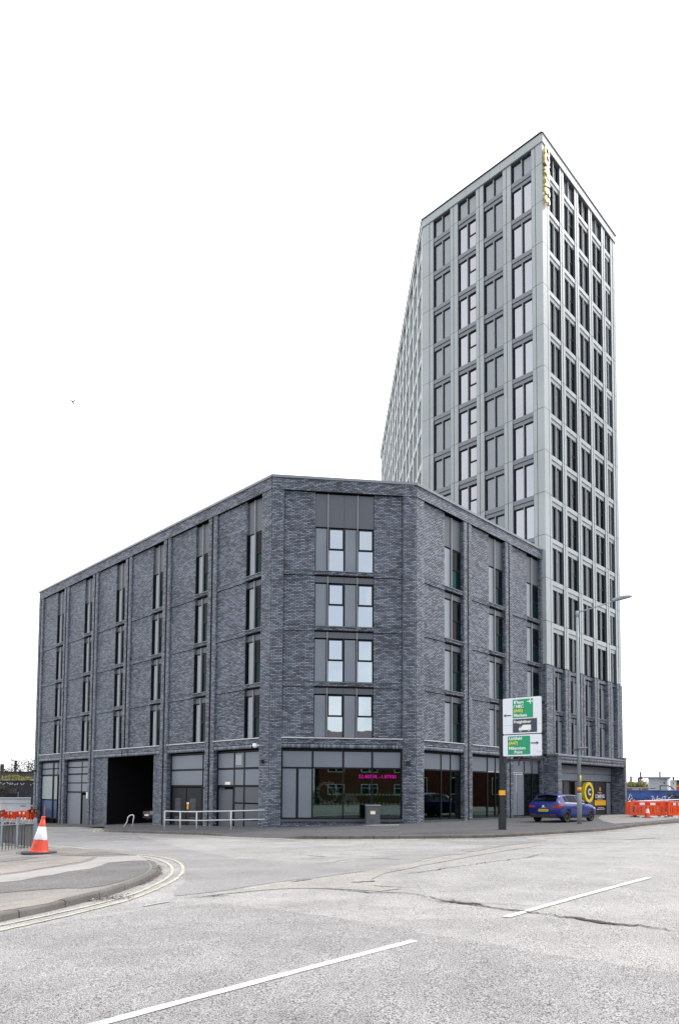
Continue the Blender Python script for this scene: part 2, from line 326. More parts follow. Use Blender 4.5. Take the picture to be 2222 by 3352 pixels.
# ------------------------------------------------------------------ text
def text_mesh(txt, size, m, ext=.004, bold=0, ax='CENTER', space=1.0):
    c = bpy.data.curves.new('lettering', 'FONT'); c.body = txt; c.size = size; c.extrude = ext; c.offset = bold; c.align_x = ax; c.align_y = 'CENTER'; c.space_character = space; c.resolution_u = 3
    o = bpy.data.objects.new('tmp', c); COL.objects.link(o); dg = bpy.context.evaluated_depsgraph_get()
    me = bpy.data.meshes.new_from_object(o.evaluated_get(dg)); bpy.data.objects.remove(o); me.materials.clear(); me.materials.append(m); me.name = 'lettering'
    return me
UPR = Matrix.Rotation(PI/2, 4, 'X')     # text plane xy -> facade xz, facing -y (outward)
def text_on(txt, size, m, parent, FM, x, y, z, name='lettering', **k):
    return link(name, text_mesh(txt, size, m, **k), parent, FM @ T(x, y, z) @ UPR)
# ------------------------------------------------------------------ bricks
BP, BJ, CH, CJ = .26, .018, .0745, .018
class Bricks:
    def __init__(s): s.b = []; s.m = []; s.single = []
    def rect(s, FM, x0, x1, z0, z1, y, depth=.012, phase=0, single=False, backt=.05, soldier=False):
        # rectangle of running bond whose face is at y; mortar sheet behind it
        s.m.append((FM, x0+.002, x1-.002, y+depth, y+depth+backt, z0+.001, z1-.001))
        if soldier:
            n = max(1, round((x1-x0)/.085)); wd = (x1-x0)/n
            for i in range(n): s.b.append((FM, x0+i*wd+.006, x0+(i+1)*wd-.006, y, z0+.006, z1-.006, depth))
            return
        k0 = math.floor(z0/CH+.5); k = k0
        while k*CH+CJ*.5 < z1-.012:
            a = max(z0, k*CH+CJ*.5); b = min(z1, (k+1)*CH-CJ*.5)
            if b-a > .015:
                off = (k % 2)*BP/2+phase; j = math.floor((x0-off)/BP)
                while j*BP+off < x1-.02:
                    p = max(x0, j*BP+off+BJ/2); q = min(x1, (j+1)*BP+off-BJ/2)
                    if q-p > .02: (s.single if single else s.b).append((FM, p, q, y, a, b, depth))
                    j += 1
            k += 1
    def build(s, parent, m, mm, cap=300):
        extra = s.single[cap:]; s.single = s.single[:cap]; allb = s.b+extra
        # stuff part: five-sided bricks
        if allb:
            n = len(allb); V = np.zeros((n, 8, 3))
            mats = {}
            for i, (FM, x0, x1, y, z0, z1, dp) in enumerate(allb):
                key = id(FM)
                if key not in mats: mats[key] = (np.array([list(r) for r in FM]))
                A = mats[key]; j = rng.uniform(-.0015, .0015); y0 = y+j; y1 = y+dp+.004
                P = np.array([(x0,y0,z0),(x1,y0,z0),(x1,y1,z0),(x0,y1,z0),(x0,y0,z1),(x1,y0,z1),(x1,y1,z1),(x0,y1,z1)])
                V[i] = P @ A[:3, :3].T + A[:3, 3]
            base = np.array([(4,5,6,7),(0,3,2,1),(0,1,5,4),(1,2,6,5),(3,0,4,7)])
            Fc = (base[None]+8*np.arange(n)[:, None, None]).reshape(-1, 4)
            me = bpy.data.meshes.new('brickwork'); me.vertices.add(n*8); me.vertices.foreach_set('co', V.reshape(-1))
            nf = len(Fc); me.loops.add(nf*4); me.loops.foreach_set('vertex_index', Fc.reshape(-1).astype(np.int32)); me.polygons.add(nf)
            me.polygons.foreach_set('loop_start', (np.arange(nf)*4).astype(np.int32)); me.update(calc_edges=True); me.materials.append(m)
            o = link('brickwork', me, parent, Matrix.Identity(4)); o['kind'] = 'stuff'
        cache = {}
        for (FM, x0, x1, y, z0, z1, dp) in s.single:
            key = (round(x1-x0, 2), round(z1-z0, 3))
            if key not in cache: k = MB(); k.box(0, x1-x0, 0, dp+.004, 0, z1-z0); cache[key] = k.mesh('brick', m)
            link('brick', cache[key], parent, FM @ T(x0, y+random.uniform(-.0015, .0015), z0))
        mv = MB()
        for (FM, x0, x1, y0, y1, z0, z1) in s.m:
            n = len(mv.v); k = MB(); k.box(x0, x1, y0, y1, z0, z1)
            mv.v += [tuple(FM @ Vector(v)) for v in k.v]; mv.f += [tuple(n+i for i in f) for f in k.f]
        part('mortar', mv, mm, parent, Matrix.Identity(4))
def REVR(FM, x):   # reveal facing -x (seen on the right side of an opening): x axis runs outward->inward reversed
    return FM @ Matrix(((0, -1 if False else 0, 0, 0),)*1) if False else FM @ T(x) @ RZ(-PI/2)
def REVL(FM, x):   # reveal facing +x (left side of an opening)
    return FM @ T(x) @ RZ(PI/2)
# ================================================================== SETTING
def grid(name, x0, x1, y0, y1, st, zf, m):
    xs = np.arange(x0, x1+st*.5, st); ys = np.arange(y0, y1+st*.5, st); k = MB()
    for y in ys:
        for x in xs: k.v.append((float(x), float(y), zf(float(x), float(y))))
    nx = len(xs)
    for j in range(len(ys)-1):
        for i in range(nx-1): a = j*nx+i; k.f.append((a, a+1, a+nx+1, a+nx))
    return struct(link(name, k.mesh(name, m, True)))
grid('road', -45, 45, -12, 75, 1.0, G, M['road'])
gk = MB(); R_ = 1200
hole = [(-45, -12), (45, -12), (45, 75), (-45, 75)]; outer = [(-R_, -R_), (R_, -R_), (R_, R_), (-R_, R_)]
for i in range(4):
    j = (i+1) % 4
    a, b = hole[i], hole[j]; gk.quad((*outer[i], -2.3), (*outer[j], -2.3), (b[0]*.97, b[1]*.97, -2.2+.0), (a[0]*.97, a[1]*.97, -2.2))
# outer land: flat sheet a little below the road, stitched up to it by a sloping skirt
gk2 = MB()
for (x0, x1, y0, y1) in ((-R_, -44.9, -R_, R_), (44.9, R_, -R_, R_), (-44.9, 44.9, -R_, -11.9), (-44.9, 44.9, 74.9, R_)):
    zz = -.35 if x0 < 0 and x1 < 0 else -.32
    gk2.quad((x0, y0, -.34 if x0 > 0 or y1 < 0 else -1.9 if x1 < 0 else -.36), (x1, y0, -.34 if x0 > 0 or y1 < 0 else -1.9 if x1 < 0 else -.36), (x1, y1, -.34 if x0 > 0 or y1 < 0 else -1.9 if x1 < 0 else -.36), (x0, y1, -.34 if x0 > 0 or y1 < 0 else -1.9 if x1 < 0 else -.36))
struct(link('ground', gk2.mesh('ground', M['ground'])))
def catmull(P, n=6):
    P = [Vector(p) for p in P]; o = []
    for i in range(len(P)-1):
        a = P[max(i-1, 0)]; b = P[i]; c = P[i+1]; d = P[min(i+2, len(P)-1)]
        for k in range(n):
            t = k/n; o.append(.5*((2*b)+(c-a)*t+(2*a-5*b+4*c-d)*t*t+(3*b-a-3*c+d)*t**3))
    o.append(P[-1]); return o
def resample(P, step):
    P = [Vector(p) for p in P]; L_ = [0]
    for i in range(1, len(P)): L_.append(L_[-1]+(P[i]-P[i-1]).length)
    n = max(2, int(round(L_[-1]/step))+1); o = []; j = 0
    for k in range(n):
        s_ = L_[-1]*k/(n-1)
        while j < len(P)-2 and L_[j+1] < s_: j += 1
        t = (s_-L_[j])/max(1e-9, L_[j+1]-L_[j]); o.append(P[j].lerp(P[j+1], t))
    return o
def on(p, h): return (p[0], p[1], G(p[0], p[1])+h)
def sheet(name, px, h, m, kind='structure', jitter=0, sub=.5):
    P = [at(*q).xy for q in px]; P = resample([(p[0], p[1], 0) for p in P+[P[0]]], sub)[:-1]
    if jitter: P = [Vector((p[0]+random.uniform(-jitter, jitter), p[1]+random.uniform(-jitter, jitter), 0)) for p in P]
    k = MB(); k.poly([on(p, h) for p in P]); return struct(link(name, k.mesh(name, m)), kind)
def line(name, px, wd, h, m, jit=0, pts=None, step=.3):
    P = pts or [at(*q) for q in px]; P = [Vector((p[0], p[1], 0)) for p in P]; P = resample(catmull(P) if len(P) > 2 else P, step)
    ws = [wd*(1+random.uniform(-jit, jit)) for _ in P] if not isinstance(wd, list) else wd
    k = MB(); k.ribbon([(p[0], p[1]) for p in P], ws, lambda q: on(q, h)); return struct(link(name, k.mesh(name, m)))
# --- far pavement round the building, behind its kerb
kp = [(300, 2716), (343, 2722), (420, 2726), (500, 2729), (640, 2733), (776, 2740), (899, 2744), (967, 2746), (1100, 2747), (1340, 2746), (1530, 2744), (1661, 2740), (1820, 2730), (1983, 2719), (2083, 2706), (2222, 2693)]
KF = [at(*q) for q in kp]; KF = [KF[0]+Vector((.3, 1.6, 0))]+KF[1:]
KF += [KF[-1]+Vector((8, 7, 0)), KF[-1]+Vector((18, 14, 0))]
KF = resample(catmull([Vector((p[0], p[1], 0)) for p in KF]), .305)
def dropped(x): # kerb upstand along the far kerb: flush crossing in the middle
    lo, hi = -4.6, -2.4
    if lo <= x <= hi: return .02
    d = (lo-x) if x < lo else (x-hi)
    return .02+(.10)*min(1, d/.95)
back_ = [(-16.5, 42), (-12, 43), (-3, 36.5), (4.5, 38), (16, 50), (30, 64), (46, 78)]
BKP = resample([Vector((*p, 0)) for p in back_], .3); pk = MB(); n = len(KF); rows = 10
for i in range(n):
    q = BKP[int(i*(len(BKP)-1)/(n-1))]; h0 = dropped(KF[i].x)
    a = KF[i]+(q-KF[i]).normalized()*.12
    for r in range(rows+1):
        t = (r/rows)**1.3; p = a.lerp(q, t); d = (p-a).length
        pk.v.append(on(p, h0+(.11-h0)*min(1, d/1.0)-.002))
for i in range(n-1):
    for r in range(rows): a = i*(rows+1)+r; pk.f.append((a, a+rows+1, a+rows+2, a+1))
struct(link('pavement', pk.mesh('pavement', M['pave'], True)))
sheet('pavement', [(1968, 2674), (2060, 2669), (2250, 2660), (2250, 2682), (2160, 2692), (2090, 2699), (2010, 2704), (1975, 2696), (1955, 2684)], .118, M['pavem'], jitter=.03)  # paler sheet: sunlight reaching past the tower, put into the colour
# --- kerb stones, each its own piece
def kerbrun(P, hf, m, root, side, wk=.125, step=3, bev=.02):
    P = [Vector((p[0], p[1], 0)) for p in P]
    for i in range(0, len(P)-1, step):
        seg = P[i:i+step+1]
        if len(seg) < 2: break
        k = MB(); hh = random.uniform(-.006, .006)
        d0 = (seg[1]-seg[0]).normalized(); seg = [seg[0]+d0*.013]+seg[1:-1]+[seg[-1]-(seg[-1]-seg[-2]).normalized()*.008]
        for j, p in enumerate(seg):
            d = (seg[min(j+1, len(seg)-1)]-seg[max(j-1, 0)]).normalized(); q = Vector((-d.y, d.x, 0))*side; g = G(p.x, p.y); h = hf(p.x)+hh
            k.v += [tuple(p+Z*(g-.08)), tuple(p+q*.008+Z*(g+max(h-bev, .004))), tuple(p+q*(bev+.008)+Z*(g+h)), tuple(p+q*wk+Z*(g+h)), tuple(p+q*wk+Z*(g-.08))]
        for j in range(len(seg)-1):
            for r in range(4): a = j*5+r; k.f.append((a, a+5, a+6, a+1))
        e = (len(seg)-1)*5; k.f += [(0, 1, 2, 3, 4), (e+4, e+3, e+2, e+1, e)]
        part('kerb_stone', k, m, root, Matrix.Identity(4))
kr = struct(link('kerb', None))
kerbrun(KF, dropped, M['kerbr'], kr, 1)
# --- near island with its kerb
ik = [(-120, 3046), (0, 3019), (170, 2982), (293, 2950), (384, 2924.5), (450, 2900), (490, 2881), (512, 2866), (519, 2851), (508, 2833), (480, 2815), (430, 2800), (350, 2789), (245, 2779), (154, 2773), (60, 2769), (-60, 2764)]
KI = resample(catmull([Vector((*at(*q).xy, 0)) for q in ik]), .305)
tip = at(505, 2833); 
def hI(i): # height by position along the kerb
    s_ = [0, 1]; return .115
iend = min(range(len(KI)), key=lambda i: (KI[i]-Vector((tip.x, tip.y, 0))).length)
def hIx(i): return .115 if i < iend else max(.012, .115-.103*(i-iend)/5)
kr2 = struct(link('kerb', None))
def kerbrun_i():
    P = KI
    for i in range(0, len(P)-1, 3):
        seg = P[i:i+4]
        if len(seg) < 2: break
        hs = [hIx(i+j) for j in range(len(seg))]; k = MB(); hh = random.uniform(-.005, .005)
        seg = [seg[0]+(seg[1]-seg[0]).normalized()*.012]+seg[1:-1]+[seg[-1]-(seg[-1]-seg[-2]).normalized()*.006]
        for j, p in enumerate(seg):
            d = (seg[min(j+1, len(seg)-1)]-seg[max(j-1, 0)]).normalized(); q = Vector((-d.y, d.x, 0)); g = G(p.x, p.y); h = hs[j]+hh
            k.v += [tuple(p+Z*(g-.08)), tuple(p+q*.01+Z*(g+h*.78)), tuple(p+q*.035+Z*(g+h)), tuple(p+q*.13+Z*(g+h)), tuple(p+q*.13+Z*(g-.08))]
        for j in range(len(seg)-1):
            for r in range(4): a = j*5+r; k.f.append((a, a+5, a+6, a+1))
        e = (len(seg)-1)*5; k.f += [(0, 1, 2, 3, 4), (e+4, e+3, e+2, e+1, e)]
        part('kerb_stone', k, M['kerb'], kr2, Matrix.Identity(4))
kerbrun_i()
ip = MB(); inner = []
for i, p in enumerate(KI):
    d = (KI[min(i+1, len(KI)-1)]-KI[max(i-1, 0)]).normalized(); q = Vector((-d.y, d.x, 0)); a = p+q*.125; inner.append(Vector((*on(a, hIx(i)-.003),)))
ctr = [Vector((-9.5, 16.5, 0)), Vector((-40, 16.5, 0))]
k = MB(); nI = len(inner)
for i in range(nI//2):      # rungs between the two sides of the island
    a, b = inner[i], inner[nI-1-i]
    for r in range(7):
        p = a.lerp(b, r/6); k.v.append((p.x, p.y, max(p.z, G(p.x, p.y)+.0+(.112 if 0 < r < 6 else -9)) if 0 < r < 6 else p.z))
for i in range(nI//2-1):
    for r in range(6): a = i*7+r; k.f.append((a, a+7, a+8, a+1))
struct(link('traffic_island', k.mesh('traffic_island', M['isl'], True)))
# left extension of the island outside the frame
def ish(name, pts, h, m):
    P = [(q[0]*.3954, 2450+q[1]*.3954) for q in pts]; P = [at(*q, .11).xy for q in P]
    k = MB(); k.poly([on(p, h) for p in P]); return struct(link(name, k.mesh(name, m)))
ish('tarmac_patch', [(-200, 1130), (0, 1120), (180, 1102), (320, 1072), (440, 1056), (560, 1030), (690, 1016), (760, 1003), (820, 985), (900, 955), (1000, 942), (1100, 936), (1215, 938), (1240, 965), (1243, 990), (1205, 1030), (1100, 1075), (950, 1118), (860, 1140), (700, 1160), (560, 1158), (440, 1165), (240, 1180), (0, 1200), (-200, 1220)], .119, M['isld'])
ish('concrete_strip', [(-200, 1085), (0, 1058), (220, 1030), (330, 1008), (480, 985), (640, 962), (750, 938), (810, 905), (960, 898), (1160, 893), (1205, 915), (1215, 932), (1100, 932), (900, 949), (820, 978), (755, 998), (560, 1024), (440, 1050), (320, 1066), (180, 1096), (0, 1114), (-200, 1124)], .1195, M['isll'])
ish('tarmac_patch', [(-200, 1320), (0, 1285), (230, 1262), (380, 1232), (470, 1226), (560, 1234), (520, 1250), (440, 1275), (380, 1290), (0, 1352), (-200, 1385)], .1192, M['islp'])
ish('tarmac_patch', [(-200, 1000), (0, 985), (200, 960), (420, 930), (640, 905), (780, 898), (700, 935), (480, 972), (200, 1018), (0, 1045), (-200, 1070)], .1188, M['islp'])
ish('tarmac_patch', [(380, 868), (470, 862), (640, 872), (760, 862), (880, 860), (1000, 868), (1080, 880), (900, 884), (700, 890), (560, 888), (430, 882)], .1192, M['isld'])
ish('tarmac_patch', [(-200, 940), (0, 915), (130, 905), (200, 895), (330, 900), (200, 925), (0, 942), (-200, 965)], .1192, M['isld'])
# --- road surface variations
q6 = lambda a, b: (1000+a*.7793, 2650+b*.7793)
q5 = lambda a, b: (a*.7086, 2700+b*.7086)
sheet('road_patch', [q5(-300, 560), q5(0, 500), q5(400, 432), q5(700, 392), q5(1000, 362), q5(1300, 398), q5(1568, 432), q6(440, 515), q6(700, 548), q6(1130, 628), q6(1568, 690), q6(1800, 730), q6(1900, 1400), (1111, 3700), (200, 3700), q5(-400, 1200)], .006, M['roadd'], jitter=.02)
sheet('road_patch', [(100, 2708), (300, 2722), (640, 2737), (900, 2748), (1340, 2750), (1700, 2742), q6(1030, 130), q6(860, 150), q6(700, 176), q6(520, 205), q6(330, 250), q6(180, 268), (1050, 2872), (900, 2888), (740, 2915), (620, 2930), (560, 2935), (612, 2880), (610, 2840), (590, 2822), (500, 2803), (420, 2792), (200, 2765), (60, 2760), (-200, 2750), (-100, 2700)], .006, M['roads'], jitter=.02)
sheet('road_patch', [(1050, 2874), q6(180, 275), q6(520, 210), q6(860, 155), q6(960, 142), q6(1000, 150), q6(760, 188), q6(560, 222), q6(330, 270), q6(270, 300), q6(420, 330), q6(330, 345), q6(0, 330), (900, 2912), (760, 2925), (640, 2938), (740, 2918), (900, 2890)], .0085, M['roadp'], jitter=.03)
# --- markings
line('white_road_line', None, .115, .011, M['lwhite'], .10, step=.12, pts=[at(210, 3398), at(336, 3352), at(1356, 3081)])
line('white_road_line', None, .11, .011, M['lwhite'], .10, step=.12, pts=[at(1655, 3004), at(2123, 2874)])
io = [(-220, 3094), (0, 3048), (198, 3004), (344, 2968), (415, 2949), (494, 2920), (561, 2888), (592, 2864), (600, 2848), (592, 2829), (561, 2814), (510, 2804), (435, 2796), (330, 2784), (230, 2774), (100, 2766), (-100, 2757)]
ii = [(-200, 3068), (0, 3031), (119, 3006), (245, 2978), (336, 2956), (447, 2924), (526, 2888), (556, 2867), (565, 2852), (558, 2834), (528, 2818), (474, 2805), (420, 2799)]
line('yellow_road_line', io, .08, .011, M['lyellow'], .22, step=.1); line('yellow_road_line', ii, .08, .011, M['lyellow'], .22, step=.1)
fy = [(p[0], p[1]) for p in KF if p[0] < 24]
def offs(P, o):
    r = []
    for i, p in enumerate(P):
        a = Vector(P[max(i-1, 0)]); b = Vector(P[min(i+1, len(P)-1)]); d = (b-a).normalized(); r.append((p[0]+d.y*o, p[1]-d.x*o))
    return r
line('yellow_road_line', None, .09, .011, M['lyellow'], .2, pts=offs(fy, .28)); line('yellow_road_line', None, .09, .0115, M['lyellow'], .2, pts=offs(fy, .5))
for a, b in (((175, 2712), (260, 2713.5)), ((270, 2714), (345, 2713)), ((215, 2709), (300, 2704)), ((797, 2912), (886, 2899)), ((705, 2927), (742, 2922)), ((470, 2967), (556, 2952)), ((1380, 2820), (1402, 2816)), ((1442, 2808), (1468, 2803)), ((1495, 2797), (1518, 2792)), ((1548, 2787), (1572, 2783)), ((1605, 2772), (1632, 2768)), ((1700, 2755), (1725, 2752)), ((1790, 2744), (1812, 2741)), ((154, 2730), (241, 2735)), ((275, 2737), (415, 2747)), ((1216, 2808), (1300, 2813)), ((1010, 2800), (1060, 2804))):
    line('worn_road_line', None, .09, .011, M['lworn'], .4, pts=[at(*a), at(*b)], step=.12)
sheet('pavement', [(40, 2702), (150, 2706), (250, 2706), (345, 2710), (420, 2706), (420, 2690), (40, 2684)], .03, M['pave'])
for pts in ([(150, 2705), (190, 2705.5), (215, 2706)], [(322, 2722), (340, 2715), (365, 2711), (400, 2710)], [(334, 2724), (352, 2717), (375, 2713.5), (400, 2713)]):
    line('worn_road_line', pts, .12, .04, M['lyellow'], .3)
# --- cracks in the road
def crack(px, w0=.03):
    P = [at(*q) for q in px]; P = resample([Vector((p.x, p.y, 0)) for p in P], .07)
    P = [Vector((p.x+random.gauss(0, .022), p.y+random.gauss(0, .03), 0)) for p in P]; n_ = len(P); ws = []; a_ = 1
    for i in range(n_): a_ = min(1.8, max(.5, a_+random.uniform(-.35, .35))); ws.append(w0*a_*min(1, .1+4*min(i, n_-1-i)/n_))
    k = MB(); k.ribbon([(p.x, p.y) for p in P], [w_*.9 for w_ in ws], lambda q: on(q, .0125)); return k
ck = MB()
def addmb(a, b):
    n_ = len(a.v); a.v += b.v; a.f += [tuple(n_+i for i in f) for f in b.f]
for px, w0 in (([q6(190, 308), q6(240, 306), q6(300, 300)], .09), ([q6(250, 318), q6(330, 326), q6(440, 330)], .03), ([q6(70, 330), q6(260, 350), q6(430, 352), q6(560, 378), q6(700, 392), q6(830, 400), q6(990, 415)], .035),
    ([q6(490, 372), q6(560, 392), q6(700, 402), q6(900, 428), q6(1060, 448), q6(1160, 462), q6(1280, 480), q6(1420, 492), q6(1600, 518)], .045), ([q6(560, 382), q6(640, 394), q6(760, 402)], .07), ([q6(1100, 455), q6(1200, 470), q6(1320, 484)], .06),
    ([q6(360, 280), q6(500, 262), q6(640, 240), q6(800, 218), q6(920, 205), q6(1012, 182)], .035), ([q6(840, 168), q6(1000, 165), q6(1200, 166), q6(1300, 150)], .03), ([q6(1150, 134), q6(1280, 131), q6(1380, 126), q6(1500, 118)], .05),
    ([q6(0, 235), q6(120, 222), q6(210, 204)], .02), ([q6(80, 185), q6(300, 200), q6(420, 212)], .015), ([q6(620, 168), q6(700, 178), q6(760, 170)], .02), ([q5(880, 338), q5(980, 332), q5(1060, 328)], .035), ([q5(1340, 268), q5(1400, 258), q5(1450, 255)], .06), ([q5(1250, 395), q5(1350, 380), q5(1480, 368)], .02),
    ([(430, 2722), (470, 2752), (520, 2753)], .012)):
    c_ = crack(px, w0)
    if px[0] in ((160, 2905), (180, 2946)): c_.v = [(v[0], v[1], v[2]+.115) for v in c_.v]
    addmb(ck, c_)
struct(link('road_cracks', ck.mesh('road_cracks', M['crack'])))
# --- debris along the kerbs
def scatter(fn, n_, m, s0, s1, name, label=None):
    k = MB()
    for _ in range(n_):
        p = Vector(fn()); s_ = random.uniform(s0, s1); a = random.uniform(0, 6.28); u_ = Vector((math.cos(a), math.sin(a), random.uniform(-.3, .3)))*s_; v_ = Vector((-math.sin(a), math.cos(a), random.uniform(-.3, .5)))*s_*random.uniform(.4, .9)
        k.quad(p-u_-v_, p+u_-v_*.7, p+u_*.8+v_, p-u_*.9+v_)
    o = link(name, k.mesh(name, m)); struct(o, 'stuff'); return o
def alongK(P, i0, i1, o0, o1, h=.016):
    def f():
        i = random.randint(i0, i1-1); d = (P[i+1]-P[i]).normalized(); o_ = random.uniform(o0, o1)*random.uniform(.3, 1); p = P[i].lerp(P[i+1], random.random()); x, y = p.x+d.y*o_, p.y-d.x*o_
        return (x, y, G(x, y)+h)
    return f
iR = min(range(len(KF)), key=lambda i: abs(KF[i].x-3)); iE = min(range(len(KF)), key=lambda i: abs(KF[i].x-22))
o_ = scatter(alongK(KF, iR, iE, .02, .3), 900, M['debris'], .008, .03, 'leaf_litter'); o_['label'] = 'brown leaf litter in the gutter of the far kerb'; o_['category'] = 'litter'
o_ = scatter(alongK(KI, 14, iend, .01, .16), 500, M['debris'], .005, .018, 'leaf_litter'); o_['label'] = 'brown leaf litter in the gutter of the near island kerb'; o_['category'] = 'litter'
cl = at(352, 2943)
def heap(s_): return lambda: (lambda x, y: (x, y, G(x, y)+random.uniform(.015, .04)))(cl.x+random.gauss(0, .22)*s_, cl.y+random.gauss(0, .16)*s_)
o_ = scatter(heap(1), 260, M['debris'], .006, .02, 'gutter_rubbish'); o_['label'] = 'heap of leaves and rubbish by the island kerb'; o_['category'] = 'litter'
o_ = scatter(heap(.6), 26, M['litter'], .01, .035, 'gutter_rubbish'); o_['label'] = 'white scraps of paper by the island kerb'; o_['category'] = 'litter'
o_ = scatter(heap(.5), 12, M['litterb'], .01, .03, 'gutter_rubbish'); o_['label'] = 'pale blue scraps of plastic by the island kerb'; o_['category'] = 'litter'
def pv():
    i = random.randint(20, len(KF)-60); q = BKP[int(i*(len(BKP)-1)/(len(KF)-1))]; p = KF[i].lerp(q, random.uniform(.05, .8)); return (p.x, p.y, G(p.x, p.y)+.125)
o_ = scatter(pv, 160, M['litter'], .006, .018, 'litter_specks'); o_['label'] = 'tiny white specks of litter over the dark pavement'; o_['category'] = 'litter'
# ================================================================== LOW BRICK BUILDING
low = thing('brick_building', 'low five storey building of blue grey brick with chamfered corner', 'building', Matrix.Translation(B1))
ZT, ZPB, STO = 17.38, 16.75, 2.83
SILLS = [12.72, 9.89, 7.06, 4.24]
br = Bricks()
def bays(FM, L_, corner0, corner1, blist, sgn):   # not used for F
    pass
# facade layout in x (left to right): list of ('pier'|'panel'|'win', x0, x1)
layF = [('pier', 0, .60), ('panel', .60, 2.18), ('win2', 2.18, 5.19), ('panel', 5.19, 6.69), ('pier', 6.69, 7.373)]
layL = []
x = -.78; layL.append(('pier', -.78, 0))
for i in range(6):
    layL += [('win', x-1.39, x), ('panel', x-3.94, x-1.39)]
    x -= 4.74
    layL.append(('pier', x, x+.80) if i < 5 else ('pier', x-.05, x+.80))
layR = [('pier', 0, .65)]
x = .65
for i in range(3):
    layR += [('panel', x, x+1.93), ('win', x+1.93, x+3.62), ('pier', x+3.62, x+4.38)]; x += 4.38
YP, YB, YW = .10, .06, .27      # recess of panel, of floor band, of window plane
PB, PLO = ZPB, -1.2
def wall_L(name, FM, lay):
    for kind, x0, x1 in lay:
        if kind == 'pier':
            wide = x1-x0
            mid = (x0+x1)/2
            corner = (abs(x0) < 1e-6 or abs(x1) < 1e-6 or abs(x1-7.373) < 1e-6)
            zt = PB+.0
            if corner:
                sg = (name == 'F' and x0 < .1)
                if sg:
                    br.rect(FM, x0+.012, x1, 4.24, zt, 0); br.rect(FM, x0+.012, x1, -.35, 4.24, 0, single=True); br.rect(FM, x0+.012, x1, PLO, -.35, 0)
                else: br.rect(FM, x0+(.012 if name != 'L' else 0), x1-(.012 if name != 'R' else 0), PLO, zt, 0)
            else:
                lo = 4.24 if (name == 'L' and -15.1 < mid < -14) else PLO
                jw = .085 if name == 'L' else .06
                br.rect(FM, x0, mid-jw, lo, zt, 0); br.rect(FM, mid+jw, x1, lo, zt, 0)
                jm.box(0, 0, 0, 0, 0, 0) if False else None
                JT.append((FM, mid-jw, mid+jw, lo, zt))
            # returns
            d = YW
            br.rect(REVL(FM, x1), 0.0, d, PLO if False else 3.73, zt, -.0) if x1 < 7.3 and not (name == 'L' and x1 == 0) else None
            if not (abs(x0) < 1e-6): br.rect(REVR(FM, x0), -d, 0.0, 3.73, zt, 0)
        elif kind == 'panel':
            for i, zs in enumerate(SILLS):
                top = PB if i == 0 else SILLS[i-1]-.26
                # zs+... panel field between floor bands
                if name == 'F' and x0 < 1 and i == 3: br.rect(FM, x0, x1, zs+.03, top, YP, single=True)
                else: br.rect(FM, x0, x1, zs+.03, top, YP)
                if i > 0: br.rect(FM, x0, x1, SILLS[i-1]-.255, SILLS[i-1]-.03, YB); SL.append((FM, x0, x1, YB-.012, SILLS[i-1]-.028, .02, 'brickcourse'))
        if kind in ('win', 'win2'):
            for i in range(1, 4):
                br.rect(FM, x0, x1, SILLS[i-1]-.24, SILLS[i-1]-.045, YB-.02)
                SL.append((FM, x0-.03, x1+.0, YB-.06, SILLS[i-1]-.04, .03, 'sill'))
            # brick reveals beside a window, on the panel side
            if kind == 'win' and name == 'L': br.rect(REVL(FM, x0), YP, YW, 4.24, PB, 0)
            if kind == 'win' and name == 'R': pass
JT = []; SL = []
wall_L('F', FF, layF); wall_L('L', FL, layL); wall_L('R', FR, layR)
# parapet band, a little proud
for FM, x0, x1 in ((FL, -29.22, 0), (FF, 0, 7.373), (FR, 0, 13.75)):
    br.rect(FM, x0+.01, x1-.01, PB+.002, ZT-.02, -.025)
# band over the ground floor
for FM, x0, x1 in ((FL, -29.3, -.78), (FF, .6, 6.69), (FR, .65, 13.1)):
    segs = []
    if FM is FF: segs = [(.6, 6.69)]
    elif FM is FR: segs = [(.65, 4.27), (5.03, 8.65), (9.41, 13.03)]
    else: segs = [(-4.72, -.78), (-9.46, -5.52), (-18.94, -10.26), (-23.68, -19.74), (-28.42, -24.48)]
    for a, b in segs:
        br.rect(FM, a, b, 3.93, 4.21, .02); br.rect(FM, a, b, 3.735, 3.93, .02, soldier=True)
        SL.append((FM, a, b, -.03, 4.215, .045, 'led'))
# ground floor brick piers and reveals
GP = {'L': (FL, [(-11.1, -10.26), (-18.94, -17.03)]), 'F': (FF, []), 'R': (FR, [])}
for a, b in GP['L'][1]: br.rect(FL, a, b, -1.2, 3.74, .10)
br.rect(FF, .6, 6.69, -.6, .08, .09)
for FM, xs in ((FL, (-5.52, -10.26, -19.74, -24.48, -.78)), ):
    for x in xs: br.rect(REVR(FM, x), -.4, 0, -1.2, 3.74, 0)
for FM, xs in ((FL, (-4.74+.02, -9.46, -18.94, -23.68, -28.42)), (FF, (.6,)), (FR, (.65, 5.03, 9.41))):
    for x in xs: br.rect(REVL(FM, x), 0, .4, -1.2, 3.74, 0)
for FM, xs in ((FF, (6.69,)), (FR, (4.27, 8.65, 13.03))):
    for x in xs: br.rect(REVR(FM, x), -.4, 0, -1.2, 3.74, 0)
# end return of the right facade and the left end wall
br.rect(FR @ T(13.79) @ RZ(-PI/2) @ Matrix.Scale(1, 4) if False else REVL(FR, 13.79), 0, 1.2, -1.2, PB, 0)
br.rect(REVR(FL, -29.28), -8, 0, -1.2, PB, 0)
br.build(low, M['brick'], M['mortar'])
